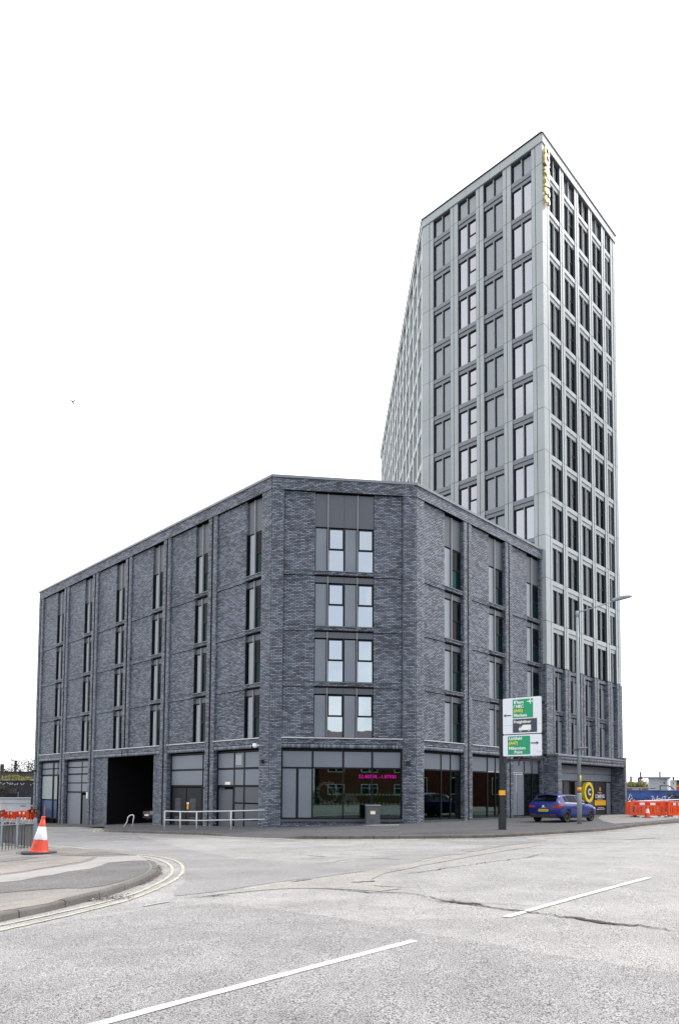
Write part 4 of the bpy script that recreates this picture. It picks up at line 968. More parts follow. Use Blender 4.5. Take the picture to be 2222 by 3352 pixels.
k = MB(); k.lathe([(0, .0), (.72, .0), (.72, .24), (.50, .24), (.50, .20), (0, .20)], 40); link('drum', k.mesh('drum', M['yellow']), emb, FTR @ T(6.0, .26, 1.62) @ UPR)
k = MB(); P_ = []
for i in range(48):
    a = 2*PI*i/48; r = .44 if i % 12 else .56; r = r if i % 12 in (0,) else .44; P_.append((r*math.cos(a), r*math.sin(a)))
k.prism(P_, .2, .25); link('compass_disc', k.mesh('compass_disc', M['ink']), emb, FTR @ T(6.0, .26, 1.62) @ UPR)
text_on('C', .62, M['white'], emb, FTR, 6.0, .0, 1.62, bold=.02, ext=.008)
vsn = thing('tower_sign', 'vertical sign of white letters with gold edges at tower top corner', 'sign', FTR @ T(.36, -.1, 43.2))
for i, ch in enumerate('COMPASS'):
    me = text_mesh(ch, .86, M['white'], ext=.012, bold=.022); 
    R9 = Matrix.Rotation(-PI/2, 4, 'Y') if False else Matrix.Rotation(PI/2, 4, 'Y')
    lo_ = link('letter', me, vsn, FTR @ T(.34, -.20, 44.85-i*.585) @ R9 @ UPR)
    me2 = text_mesh(ch, .86, M['gold'], ext=.06, bold=.034); link('letter_return', me2, lo_, FTR @ T(.34, -.14, 44.85-i*.585) @ R9 @ UPR)
# ================================================================== STREET OBJECTS
# direction sign
gz = lambda x, y, h=.11: G(x, y)+h
px_, py_ = 6.74, 28.05
sg = thing('direction_sign', 'large white and green road direction sign cantilevered from a black pole', 'road sign', T(px_, py_, gz(px_, py_)))
z0 = gz(px_, py_); zs_t = atY(1646, 2291, 28.1).z; zs_b = atY(1648, 2478, 28.1).z
k = MB(); k.box(px_-.09, px_+.09, py_-.09, py_+.09, z0-.02, zs_t); part('pole', k, M['pole'], sg, Matrix.Identity(4))
k = MB(); k.box(px_-.135, px_+.135, py_-.135, py_+.135, z0-.02, z0+.62); part('pole_base', k, M['pole'], sg, Matrix.Identity(4))
for zz, dz, m_ in ((z0+1.18, .2, 'amber'),): boxpart('reflective_band', (px_-.112, px_+.112, py_-.112, py_+.112, z0+1.42, z0+1.62), M['amber'], sg, Matrix.Identity(4))
SU = Vector((1.34, -1.0, 0)).normalized(); FS = frame(Vector((px_+.02, py_-.14, 0)), SU); SW = 1.66
zsp = zs_b+(zs_t-zs_b)*.375
FS0 = FS @ T(.0, 0, 0)
def plate_(x0, x1, z0, z1, y0, y1, m_, nm='sign_face', r=.05):
    P = []
    for (cx, cz, a0) in ((x1-r, z1-r, 0), (x0+r, z1-r, 90), (x0+r, z0+r, 180), (x1-r, z0+r, 270)):
        for i in range(4): a = math.radians(a0+i*30); P.append((cx+r*math.cos(a), cz+r*math.sin(a)))
    k = MB(); k.plate(P, y0, y1); return part(nm, k, M[m_], sg, FS0)
plate_(0, SW, zsp+.01, zs_t+.02, -.03, .02, 'pole', 'sign_edge'); plate_(0, SW, zs_b, zsp-.005, -.03, .02, 'pole', 'sign_edge')
plate_(.012, SW-.012, zsp+.022, zs_t+.008, -.036, -.031, 'signw'); plate_(.012, SW-.012, zs_b+.012, zsp-.017, -.036, -.031, 'signw')
H1 = zs_t-zsp; H2 = zsp-zs_b
plate_(.44, 1.30, zsp+H1*.445, zs_t-.06, -.040, -.037, 'signg', 'green_panel', .012); plate_(.44, 1.46, zsp+.07, zsp+H1*.42, -.040, -.037, 'signk', 'dark_panel', .012)
plate_(.22, 1.17, zs_b+.07, zsp-.07, -.040, -.037, 'signg', 'green_panel', .012)
def st(t, x, z, s_, m_='white', ax='LEFT', b=.0045): text_on(t, s_, M[m_], sg, FS0, x, -.043, z, ax=ax, bold=b, ext=.001)
zt_ = zs_t-.06; gh = zt_-(zsp+H1*.445)
st("B'ham", .49, zt_-gh*.16, .17); st('/ NEC', .47, zt_-gh*.385, .17); st('(A45)', .48, zt_-gh*.61, .17, 'signy'); st('Markets', .49, zt_-gh*.86, .17)
dh = H1*.42-.07; st('Freightliner', .48, zsp+.07+dh*.78, .158)
gb, gt = zs_b+.07, zsp-.07; g2 = gt-gb
st('Lichfield', .27, gt-g2*.13, .168); st('(A47)', .265, gt-g2*.375, .168, 'signy'); st('Millennium', .26, gt-g2*.655, .163); st('Point', .50, gt-g2*.87, .163)
def icon(P, m_, nm): k = MB(); k.plate(P, -.045, -.041); return part(nm, k, M[m_], sg, FS0)
def arrow(xc, zc, d, s_=.17):
    P = [(-1, 0), (-.45, .36), (-.28, .36), (-.52, .12), (1, .12), (1, -.12), (-.52, -.12), (-.28, -.36), (-.45, -.36)]
    return icon([(xc+p[0]*s_*d, zc+p[1]*s_) for p in (P if d > 0 else P[::-1])], 'ink', 'arrow')
arrow(.21, zsp+H1*.53, 1); arrow(1.36, gt-g2*.40, -1)
ax_, az_ = 1.165, zt_-gh*.14
icon([(ax_+p[0]*.125, az_+p[1]*.125) for p in ((-1, 0), (-.8, -.12), (-.2, -.14), (.25, -.85), (.42, -.85), (.2, -.14), (.65, -.13), (.82, -.4), (.95, -.4), (.88, 0), (.95, .4), (.82, .4), (.65, .13), (.2, .14), (.42, .85), (.25, .85), (-.2, .14), (-.8, .12))], 'white', 'plane_symbol')
lx, lz = .95, zsp+.07+dh*.30
icon([(lx+p[0], lz+p[1]) for p in ((-.25, -.075), (.26, -.075), (.26, .14), (-.10, .14), (-.10, .075), (-.2, .075), (-.25, .0))], 'white', 'lorry_symbol')
for dx in (-.175, .17):
    k = MB(); k.lathe([(0, 0), (.045, 0), (.045, .006), (0, .006)], 14); link('lorry_wheel', k.mesh('lorry_wheel', M['white']), sg, FS0 @ T(lx+dx, -.041, lz-.08) @ UPR)
    k = MB(); k.lathe([(0, 0), (.022, 0), (.022, .004), (0, .004)], 12); link('lorry_wheel_hub', k.mesh('lorry_wheel_hub', M['ink']), sg, FS0 @ T(lx+dx, -.048, lz-.08) @ UPR)
k = MB(); k.plate([(lx-.215, lz+.015), (lx-.15, lz+.015), (lx-.15, lz+.055), (lx-.19, lz+.055)], -.048, -.0455); part('lorry_window', k, M['ink'], sg, FS0)
k = MB(); k.ribbon([(.03, zsp+H1*.25), (.40, zsp+H1*.255)], .006, lambda q: (q[0], -.0375, q[1])); k.ribbon([(1.50, zsp+H1*.26), (1.62, zsp+H1*.262)], .006, lambda q: (q[0], -.0375, q[1])); part('sheet_seam', k, M['ink'], sg, FS0)
k = MB(); k.plate([(SW-.10, zs_b+.30), (SW-.02, zs_b+.42), (SW-.02, zs_b+.20)], -.046, -.038); k.plate([(SW-.26, zs_b+.245), (SW+.06, zs_b+.215), (SW-.05, zs_b+.20), (SW-.22, zs_b+.225)], -.07, -.047); part('torn_corner', k, M['white'], sg, FS0)
for zz in (zs_t-.25, zsp, zs_b-.14):
    k = MB(); k.box(-.02, SW+.1, .08, .17, zz-.05, zz+.05); part('cantilever_arm', k, M['pole'], sg, FS0)
for x in (.66, 1.16, 1.6):
    k = MB(); k.box(x-.025, x+.025, .02, .08, zs_b-.38, zs_t-.05); part('stiffener', k, M['pole'], sg, FS0)
k = MB(); k.box(.0, .2, .03, .2, zs_b-.26, zs_b-.06); part('bracket', k, M['pole'], sg, FS0)
# lamp post
lx0, ly0 = 11.9, 33.6; lz0 = gz(lx0, ly0); lt = atY(1885, 2003, ly0).z
lp = thing('street_lamp', 'grey street lamp on a tall column in front of the blue car', 'street lamp', T(lx0, ly0, lz0))
hb = atY(1893, 2596, ly0).z
k = MB(); k.tube([(lx0, ly0, lz0-.05), (lx0, ly0, hb-.06), (lx0, ly0, hb)], [.118, .118, .1], 14); part('base_compartment', k, M['lampm'], lp, Matrix.Identity(4), True)
k = MB(); k.tube([(lx0, ly0, hb), (lx0, ly0, lt)], [.094, .066], 14); part('column', k, M['lampm'], lp, Matrix.Identity(4), True)
k = MB(); k.tube([(lx0, ly0, lt-.25), (lx0, ly0, lt+.04)], .078, 14); part('column_cap', k, M['lampm'], lp, Matrix.Identity(4), True)
la = atY(2004, 1968, ly0-.45); le = atY(2070, 1953, ly0-.7)
k = MB(); k.tube([(lx0, ly0, lt-.04), tuple(Vector((lx0, ly0, lt-.04)).lerp(la, .5)+Z*(-.02)), tuple(la)], [.038, .034, .03], 10); part('arm', k, M['lampm'], lp, Matrix.Identity(4), True)
hd = (le-la).normalized(); hl = (le-la).length; sid = hd.cross(Z).normalized(); upn = sid.cross(hd)
k = MB(); prof = [(-.04, .05, .05), (.0, .08, .10), (.18, .14, .14), (.5, .19, .16), (.85, .15, .10), (1.0, .04, .03)]
for t_, wd, hh in prof:
    for i in range(10):
        a = 2*PI*i/10; zz = math.sin(a)*hh*(1 if math.sin(a) > 0 else .35); k.v.append(tuple(la+hd*(t_*hl)+sid*math.cos(a)*wd+upn*(zz+.02)))
for i in range(len(prof)-1):
    for j in range(10): k.f.append((i*10+j, i*10+(j+1) % 10, (i+1)*10+(j+1) % 10, (i+1)*10+j))
k.f += [tuple(range(9, -1, -1)), tuple(50+i for i in range(10))]; part('lamp_head', k, M['lampm'], lp, Matrix.Identity(4), True)
k = MB(); c0 = la+hd*(.3*hl)-upn*.018; c1 = la+hd*(.85*hl)-upn*.014; k.quad(c0-sid*.1, c0+sid*.1, c1+sid*.09, c1-sid*.09); part('lamp_lens', k, M['panel'], lp, Matrix.Identity(4))
k = MB(); c0 = la+hd*(.45*hl)+upn*.1; k.tube([c0, c0+upn*.07], .03, 8); part('photocell', k, M['lampm'], lp, Matrix.Identity(4))
zb = atY(1893, 2583, ly0).z; k = MB(); k.tube([(lx0, ly0, zb-.085), (lx0, ly0, zb+.085)], .101, 14); part('amber_band', k, M['amber'], lp, Matrix.Identity(4), True)
zb2 = atY(1893, 2548, ly0).z; k = MB(); k.tube([(lx0+.012, ly0-.0, zb2-.18), (lx0+.012, ly0, zb2+.14)], .0905, 14); part('yellow_sticker', k, M['yellow'], lp, Matrix.Identity(4), True)
zb3 = atY(1893, 2453, ly0).z; k = MB(); k.bar((lx0-.24, ly0-.2, zb3), (lx0+.3, ly0-.02, zb3+.03), .5, .025, (0, .25, 1)); k.box(lx0-.03, lx0+.03, ly0-.13, ly0-.1, zb3-.4, zb3); part('edge_on_plate', k, M['galv'], lp, Matrix.Identity(4))
# cabinet
cb = thing('utility_cabinet', 'grey utility cabinet with purple graffiti in front of the corner window', 'cabinet', FF @ T(5.0, -.75, -.1))
cx0, cx1, cy0 = 4.70, 5.38, -.95; cz0 = -.1
boxpart('body', (cx0, cx1, cy0, cy0+.38, cz0-.1, cz0+1.0), M['cabinet'], cb, FF); boxpart('lid', (cx0-.025, cx1+.025, cy0-.03, cy0+.41, cz0+1.0, cz0+1.055), M['galv'], cb, FF)
boxpart('door', (cx0+.03, cx1-.03, cy0-.014, cy0-.001, cz0+.06, cz0+.96), M['cabinet'], cb, FF); boxpart('sticker', (cx0+.2, cx0+.44, cy0-.019, cy0-.015, cz0+.6, cz0+.76), M['white'], cb, FF); boxpart('sticker', (cx0+.2, cx0+.44, cy0-.02, cy0-.0155, cz0+.72, cz0+.762), M['yellow'], cb, FF)
k = MB()
for P in ([(0, .3), (.12, .42), (.06, .18), (.2, .38), (.16, .14), (.08, .3), (.25, .32)], [(.22, .12), (.24, .4), (.34, .36), (.3, .24), (.2, .26), (.36, .1)], [(.48, .34), (.38, .3), (.36, .16), (.46, .1), (.5, .2)]):
    k.ribbon([(q[0]+cx0+.06, q[1]+cz0) for q in P], .014, lambda q: (q[0], cy0-.021, q[1]))
part('graffiti', k, M['purple'], cb, FF)
for a, b in ((( 1190, 2702), (1306, 2701)), ((1250, 2720), (1305, 2719))):
    pa, pb = at(*a, .11), at(*b, .11); k = MB(); k.ribbon([(pa.x, pa.y), (pb.x, pb.y)], .45 if a[0] == 1190 else .35, lambda q: (q[0], q[1], G(q[0], q[1])+.122)); o = struct(link('pavement_cover', k.mesh('pavement_cover', M['sill'] if a[0] == 1190 else M['kerb'])))
# white handrail
hr = thing('handrail', 'white tubular handrail on the pavement left of the brick corner', 'railing', T(-7, 33.3, gz(-7, 33.3)))
hp = [at(539, 2714, .11), at(590, 2715, .11), at(645, 2715, .11), at(756, 2714, .11), Vector((-3.6, 32.85, 0))]
hp[2] = Vector((-6.98, 33.3, hp[2].z)); ztop = [atY(x_, y_, p.y).z for (x_, y_), p in zip(((540, 2655), (590, 2657), (645, 2657), (756, 2655), (873, 2652)), hp)]
zmid = [atY(x_, y_, p.y).z for (x_, y_), p in zip(((540, 2684), (590, 2685), (645, 2686), (756, 2684), (873, 2682)), hp)]
for i, p in enumerate(hp[:4]):
    k = MB(); k.tube([(p.x, p.y, gz(p.x, p.y)-.05), (p.x, p.y, ztop[i]+.01)], .034, 8); part('post', k, M['rail'], hr, Matrix.Identity(4), True)
for zz, nm in ((ztop, 'top_rail'), (zmid, 'mid_rail')):
    k = MB(); k.tube([(p.x, p.y, zz[i]) for i, p in enumerate(hp)], .03, 8); part(nm, k, M['rail'], hr, Matrix.Identity(4), True)
# bent hoop
hoop0, hoop1 = at(404, 2708, .11), at(431, 2704, .11)
k = MB(); YH = 38.6; k.tube([tuple(atY(a, b, YH)) for a, b in ((403, 2711), (416, 2692), (418.5, 2683), (419.5, 2676), (424, 2671), (430, 2668), (436, 2667.5), (439, 2671), (438, 2679), (433, 2711))], .034, 8)
tag(link('hoop_barrier', k.mesh('hoop_barrier', M['rail'], True)), 'bent white steel hoop barrier at the mouth of the dark passage', 'barrier')
# foreground cone
def cone(name, label, p, h, tilt, big=True, group=None):
    R0 = Matrix.Translation(p); o = thing(name, label, 'traffic cone', R0, group); s_ = h/1.1; B_ = R0
    k = MB(); k.prism([(.50*s_*math.cos(math.radians(a)), .42*s_*math.sin(math.radians(a))) for a in (15, 45, 75, 105, 135, 165, 195, 225, 255, 285, 315, 345)], 0, .055*s_); part('base', k, M['conebase'], o, B_)
    BT = B_ @ Matrix.Rotation(tilt, 4, 'Y') @ Matrix.Scale(s_, 4)
    def seg(n_, pr, m_): k = MB(); k.lathe(pr, 28); return link(n_, k.mesh(n_, m_, True), o, BT)
    seg('skirt', [(.285, .05), (.29, .075), (.255, .10), (.247, .12), (.178, .44)], M['conered']); seg('sleeve', [(.182, .43), (.180, .46), (.103, .80), (.099, .80)], M['conewhite']); seg('tip', [(.098, .80), (.055, 1.02), (.052, 1.02), (.056, 1.03), (.058, 1.08), (.045, 1.10), (0, 1.10)], M['conered'])
    if big:
        k = MB()
        for zz, r_ in ((.27, .228), (.22, .240)):
            k.ribbon([(math.radians(-125+i*8), zz+random.uniform(-.004, .004)) for i in range(7)], .008, lambda q: ((r_+.004-(q[1]-zz)*.24)*math.cos(q[0]), (r_+.004-(q[1]-zz)*.24)*math.sin(q[0]), q[1]))
        link('moulded_ridge', k.mesh('moulded_ridge', M['redb']), o, BT)
        k = MB(); k.ribbon([(math.radians(-170+i*12), .435+random.uniform(-.02, .015)) for i in range(14)], [random.uniform(.012, .04) for _ in range(14)], lambda q: ((.192-(q[1]-.435)*.24)*math.cos(q[0]), (.192-(q[1]-.435)*.24)*math.sin(q[0]), q[1])); link('torn_sleeve_edge', k.mesh('torn_sleeve_edge', M['conewhite']), o, BT)
    return o
pc = at(129, 2795, .11); cone('traffic_cone', 'tall orange and white traffic cone on the near pavement by the railing', Vector((pc.x, pc.y, pc.z+.008)), 1.14, math.radians(5))
# pedestrian railing
def railing(name, label, P0, P1, h=1.0, hoops=True):
    d = (P1-P0); L_ = d.length; d.normalize(); o = thing(name, label, 'railing', Matrix.Translation(P0)); I = Matrix.Identity(4)
    npan = max(1, round(L_/1.9)); lp_ = L_/npan
    for i in range(npan+1):
        p = P0+d*(i*lp_); k = MB(); k.box(p.x-.04, p.x+.04, p.y-.035, p.y+.035, gz(p.x, p.y)-.05, gz(p.x, p.y)+h+.05); part('post', k, M['galv'], o, I)
    for i in range(npan):
        a, b = P0+d*(i*lp_+.05), P0+d*((i+1)*lp_-.05); a.z = gz(a.x, a.y); b.z = gz(b.x, b.y)
        for hh, nm in ((.08, 'bottom_rail'), (h-.12, 'top_rail')): k = MB(); k.bar(a+Z*hh, b+Z*hh, .035, .02); part(nm, k, M['galv'], o, I)
        nb = int((lp_-.1)/.105)
        for j in range(1, nb):
            p = a.lerp(b, j/nb); k = MB(); k.tube([p+Z*.08, p+Z*(h-.12)], .012, 5); part('bar', k, M['barm'], o, I)
        for j in range(1, nb-1, 2):
            p = a.lerp(b, j/nb); q = a.lerp(b, (j+1)/nb); r = (q-p).length/2; c = (p+q)/2; k = MB()
            k.tube([c-(d*math.cos(t*PI/6))*r+Z*(h-.12+math.sin(t*PI/6)*.11) for t in range(7)], .013, 5); part('hoop', k, M['galv'], o, I)
    return o
pr0 = at(124, 2781, .11); prA = at(-70, 2800, .11); prB = at(-60, 2756, .11)
pA = Vector((pr0.x, pr0.y, 0)); dA = (Vector((prA.x, prA.y, 0))-pA); dB = Vector((prB.x, prB.y, 0))-pA
railing('guard_railing', 'galvanised hooped guard railing on the near pavement behind the cone', pA+Vector((-.04, -.12, 0)), pA+dA*2.2)
railing('guard_railing', 'galvanised hooped guard railing running away from the cone to the left', pA+Vector((-.12, .05, 0)), pA+dB*1.4)
def tuft(p, n_, h, spread, m_, label, name='weed'):
    k = MB()
    for _ in range(n_):
        a = random.uniform(0, 6.28); r = random.uniform(0, spread); b = p+Vector((math.cos(a)*r, math.sin(a)*r*.6, 0)); l_ = Vector((random.uniform(-.5, .5), random.uniform(-.5, .5), 1))*h*random.uniform(.4, 1); sd_ = Vector((math.cos(a), math.sin(a), 0))*.006
        k.quad(b-sd_, b+sd_, b+l_*.6+sd_*.8, b+l_); 
    return tag(link(name, k.mesh(name, m_)), label, 'weed')
for q, lab in (((78, 2796), 'green weeds growing beside the black base of the cone'), ((35, 2768), 'small green weeds at the foot of the rear railing'), ((80, 2777), 'thin green weeds between the two railings')):
    tuft(at(*q, .11), 60, .14, .22, M['leaf'], lab)
# low concrete strip under the railing
k = MB(); k.ribbon([(pA.x+dA.x*t, pA.y+dA.y*t-.0) for t in (0, 1, 2.2)], .3, lambda q: (q[0], q[1], gz(q[0], q[1])+.006)); struct(link('concrete_strip', k.mesh('concrete_strip', M['isll'])))
# orange barriers
def barrier(label, P0, P1, group, h=1.0):
    d = (P1-P0); L_ = d.length; a = math.atan2(d.y, d.x); B_ = Matrix.Translation(Vector((P0.x, P0.y, gz(P0.x, P0.y)))) @ RZ(a); o = thing('plastic_barrier', label, 'barrier', B_, group)
    k = MB(); t = .035; k.box(0, L_, -t, t, .70, h); k.box(0, L_, -t, t, .12, .24); k.box(-.05, .14, -t-.01, t+.01, .12, h*.9); k.box(L_-.14, L_+.05, -t-.01, t+.01, .12, h*.9)
    n_ = max(3, int(L_/.24))
    for i in range(1, n_): x = .1+(L_-.2)*i/n_; k.box(x-.055 if i % 3 else x-.10, x+.055 if i % 3 else x+.10, -t, t, .24, .70)
    k.tube([(.02, 0, .72), (.3, 0, h+.02), (L_-.3, 0, h+.02), (L_-.02, 0, .72)], .03, 6); part('panel', k, M['orange'], o)
    for i in range(5):
        x = .12*L_+i*.155*L_; boxpart('reflective_strip', (x, x+.15*L_, -t-.008, -t-.001, .80, .95), M['redrefl'] if i % 2 == 0 else M['whiterefl'], o)
    for x in (.3*L_/2, L_-.3*L_/2): k = MB(); k.prism([(x-.22, -.3), (x+.22, -.3), (x+.22, .3), (x-.22, .3)], 0, .03); k.prism([(x-.06, -.1), (x+.06, -.1), (x+.06, .1), (x-.06, .1)], .03, .125); part('foot', k, M['black'], o)
    return o
gR = 'orange barriers by the blue wall'
barrier('long orange plastic barrier facing the road in front of the blue wall', Vector((19.0, 44.3, 0)), Vector((21.1, 44.0, 0)), gR)
barrier('end orange plastic barrier turned beside the long one, blue wall behind', Vector((21.2, 43.7, 0)), Vector((22.9, 45.0, 0)), gR)
barrier('rear orange plastic barrier closing the enclosure at the blue wall', Vector((19.4, 45.8, 0)), Vector((22.6, 45.5, 0)), gR)
pcr = at(2118, 2677, .11); cone('traffic_cone', 'small orange and white cone standing before the orange barriers at right', Vector((pcr.x, pcr.y, pcr.z)), .78, 0, False)
def tarp():
    k = MB(); 
    for i in range(60): x = 19.3+random.uniform(0, 2.6); y = 43.5+random.uniform(-.15, .15); p = Vector((x, y, gz(x, y)+.02)); k.quad(p, p+Vector((.12, .03, .02)), p+Vector((.1, .12, .05)), p+Vector((-.03, .1, .01)))
    return k
o_ = link('rubble', tarp().mesh('rubble', M['litter'])); struct(o_, 'stuff'); o_['label'] = 'pale rubble scattered at the feet of the right hand barriers'; o_['category'] = 'rubble'
# ---- left background
gLg = 'orange barriers by the white container'
bz = at(52, 2690).y
def LB(px1, Y): return Vector((atY(px1, 2600, Y).x, Y, 0))
barrier('orange barrier at the far left, angled, before the white container', LB(-20, 40), LB(18, 46), gLg)
barrier('orange barrier facing us in front of the white container', LB(20, 46), LB(52, 46), gLg)
barrier('orange barrier second from the brick building, before the container', LB(54, 46.1), LB(96, 46.1), gLg)
barrier('orange barrier partly hidden by the left end of the brick building', LB(92, 52), LB(135, 54), gLg)
# container
ct = thing('site_container', 'white site container behind the orange barriers at far left', 'container', Matrix.Translation(Vector((-30, 60, G(-30, 60)))))
def bY(px0, px1, py0, py1, Y, dep, m_, nm, par):   # box whose front runs square to the line of sight of its side of the street
    ref = ray(60 if px0 < 1111 else 2150, 2560); u_ = Vector((ref.x, ref.y, 0)).normalized(); O = u_*(Y/u_.y); FB = frame(O, Vector((u_.y, -u_.x, 0)))
    def hit(px, py):
        q = ray(px, py); t = O.dot(u_)/Vector((q.x, q.y, 0)).dot(u_); p = q*t; return (p-O).dot(Vector((u_.y, -u_.x, 0))), CZ+p.z
    xa_, zb_ = hit(px0, py1); xb_, zt_ = hit(px1, py0); y0_, y1_ = (0, dep) if dep > 0 else (dep, 0)
    return boxpart(nm, (xa_, xb_, y0_, y1_, zb_, zt_), m_, par, FB)
    a = atY(px0, py1, Y); b = atY(px1, py0, Y); return boxpart(nm, (a.x, b.x, Y, Y+dep, a.z, b.z), m_, par, Matrix.Identity(4))
bY(-60, 102, 2614, 2660, 60, 2.4, M['cabin'], 'body', ct); bY(-62, 103, 2612, 2616, 59.9, 2.5, M['cabinroof'], 'roof_edge', ct)
bY(5, 25, 2622, 2656, 59.97, .02, M['sill'], 'door', ct); bY(68, 84, 2637.5, 2639.5, 59.96, .03, M['ink'], 'lettering', ct); bY(0, 102, 2629, 2630, 59.9, .05, M['galv'], 'rail', ct)
# dark retaining wall with graffiti, embankment, arches
rw = thing('retaining_wall', 'soot black retaining wall with white graffiti behind the container', 'wall', Matrix.Translation(Vector((-38, 80, -2))))
a = atY(-400, 2558, 80); b = atY(112, 2558, 80); c_ = b.x+14
boxpart('wall', (a.x-40, c_, 80, 81, -3, b.z), M['darkwall'], rw, Matrix.Identity(4))
boxpart('coping', (a.x-40, c_, 79.9, 81.1, b.z, b.z+.12), M['black'], rw, Matrix.Identity(4))
bY(10, 57, 2580, 2597, 80, -.06, M['arch'], 'boarded_panel', rw); bY(59, 62, 2592, 2615, 80, -.1, M['galv'], 'drainpipe', rw)
gm = MB()
def scrawl(x0, x1, z0, z1, n_, mb, yy, wd):
    x = x0
    while x < x1:
        P = [(x+random.uniform(0, (z1-z0)*.8), random.uniform(z0, z1)) for _ in range(4)]; P.sort(); mb.ribbon(P, wd, lambda q: (q[0], yy, q[1])); x += (z1-z0)*random.uniform(.5, 1.0)
zg = atY(60, 2568, 80).z; xa, xb = atY(0, 2560, 80).x, atY(78, 2560, 80).x
scrawl(xa, xb, zg-.1, zg+.28, 3, gm, 79.97, .07); scrawl(atY(98, 2560, 80).x, c_-12, zg-.1, zg+.25, 3, gm, 79.97, .06)
part('graffiti', gm, M['magenta'], rw, Matrix.Identity(4))
vd = thing('railway_viaduct', 'old stone railway viaduct parapet above a grassy bank at far left', 'viaduct', Matrix.Translation(Vector((-45, 96, 0))))
pa_ = atY(60, 2532, 96); boxpart('parapet', (-120, -28, 96, 98, 1, pa_.z+.15), M['arch'], vd, Matrix.Identity(4)); boxpart('coping', (-120, -28, 95.9, 98.1, pa_.z+.15, pa_.z+.3), M['darkwall'], vd, Matrix.Identity(4))
k = MB()
for i in range(46): x = -110+i*1.8; k.box(x, x+.06, 96.9, 96.96, pa_.z+.3, pa_.z+1.5+random.uniform(0, .3))
for z_ in (.6, 1.0, 1.35): k.box(-110, -28, 96.9, 96.93, pa_.z+z_, pa_.z+z_+.04)
part('fence', k, M['galv'], vd, Matrix.Identity(4))
k = MB(); nx = 60
for j in range(6):
    for i in range(nx+1): x = -120+i*1.6; t = j/5; k.v.append((x, 81.2+t*14.7, b.z-.1+t*(pa_.z-b.z-.75)+random.uniform(-.2, .25)))
for j in range(5):
    for i in range(nx): a_ = j*(nx+1)+i; k.f.append((a_, a_+1, a_+nx+2, a_+nx+1))
struct(link('grass_bank', k.mesh('grass_bank', M['grass'])))
def leafcloud(c, rx, ry, rz, n_, s_, mb):
    for _ in range(n_):
        while True:
            q = Vector((random.uniform(-1, 1), random.uniform(-1, 1), random.uniform(-1, 1)))
            if q.length < 1: break
        p = Vector(c)+Vector((q.x*rx, q.y*ry, q.z*rz)); a = Vector((random.gauss(0, 1), random.gauss(0, 1), random.gauss(0, 1))).normalized(); b_ = a.orthogonal().normalized()*s_*random.uniform(.5, 1.1); a = a*s_*random.uniform(.6, 1.2)
        mb.quad(p-a*.5, p+b_*.35, p+a*.5, p-b_*.35)
def bush(label, c, rx, ry, rz, n_, s_, m_, trunk=True):
    o = thing('bush', label, 'bush', Matrix.Translation(Vector((c[0], c[1], c[2]-rz)))); k = MB()
    for _ in range(6): q = Vector((random.uniform(-.6, .6)*rx, random.uniform(-.5, .5)*ry, random.uniform(-.4, .5)*rz)); leafcloud(Vector(c)+q, rx*.5, ry*.5, rz*.55, n_//6, s_, k)
    part('foliage', k, m_, o, Matrix.Identity(4)); k = MB()
    for _ in range(5): q = Vector((random.uniform(-.6, .6)*rx, 0, random.uniform(0, .7)*rz)); k.tube([(c[0], c[1], c[2]-rz), tuple(Vector(c)+q)], [.05, .015], 5)
    part('stem', k, M['twig'], o, Matrix.Identity(4)); return o
for px_b, w_b, h_b, m_b, lab in ((25, 3.5, .8, 'scrub', 'sparse dark scrub over the viaduct parapet at the left edge'), (76, 3.2, 1.7, 'scrub', 'dark leafy bush beside the catenary mast on the viaduct'), (97, 2.6, 2.2, 'scrub', 'tallest dark bush on the viaduct next to the brick building')):
    p = atY(px_b, 2528, 99); bush(lab, (p.x, 99, p.z+h_b*.4), w_b*.5, .8, h_b*.8, 260, .22, M[m_b])
for px_b, m_b, lab in ((30, 'leafy', 'yellow green bush on the bank above the left black wall'), (62, 'leafy', 'pale bush on the bank under the catenary mast'), (88, 'leafy', 'yellow green bush on the bank nearest the brick building')):
    p = atY(px_b, 2549, 86); bush(lab, (p.x, 86, p.z), 1.1, .8, .55, 200, .2, M[m_b])
p = atY(8, 2585, 79); bush('dark ivy bush hanging on the left end of the black wall', (p.x, 79, p.z), .9, .5, .7, 200, .2, M['scrub'])
ms = thing('catenary_mast', 'dark railway catenary mast with cross arms above the viaduct', 'mast', Matrix.Translation(atY(51, 2556, 95)))
b0, b1 = atY(50.5, 2556, 95), atY(52, 2489, 95); k = MB(); k.box(b0.x-.16, b0.x+.16, 94.9, 95.1, b0.z-.5, b1.z); part('column', k, M['twig'], ms, Matrix.Identity(4))
for py_a, x0_, x1_ in ((2490, 40, 66), (2505, 40, 64)):
    a, b = atY(x0_, py_a, 95), atY(x1_, py_a+1, 95); k = MB(); k.tube([a, b], .07, 6); k.tube([a+Z*.0, a+Z*.25], .09, 6); k.tube([b, b+Vector((-.35, 0, -.55))], .06, 6); part('cross_arm', k, M['twig'], ms, Matrix.Identity(4))
p = atY(6.5, 2515, 90); k = MB(); k.box(p.x-.2, p.x+.2, 90, 90.3, p.z-.6, p.z+.55); k.tube([(p.x, 90.1, p.z-2.5), (p.x, 90.1, p.z-.5)], .06, 6); tag(link('rail_signal', k.mesh('rail_signal', M['twig'])), 'small dark railway signal box post at the left edge', 'signal')
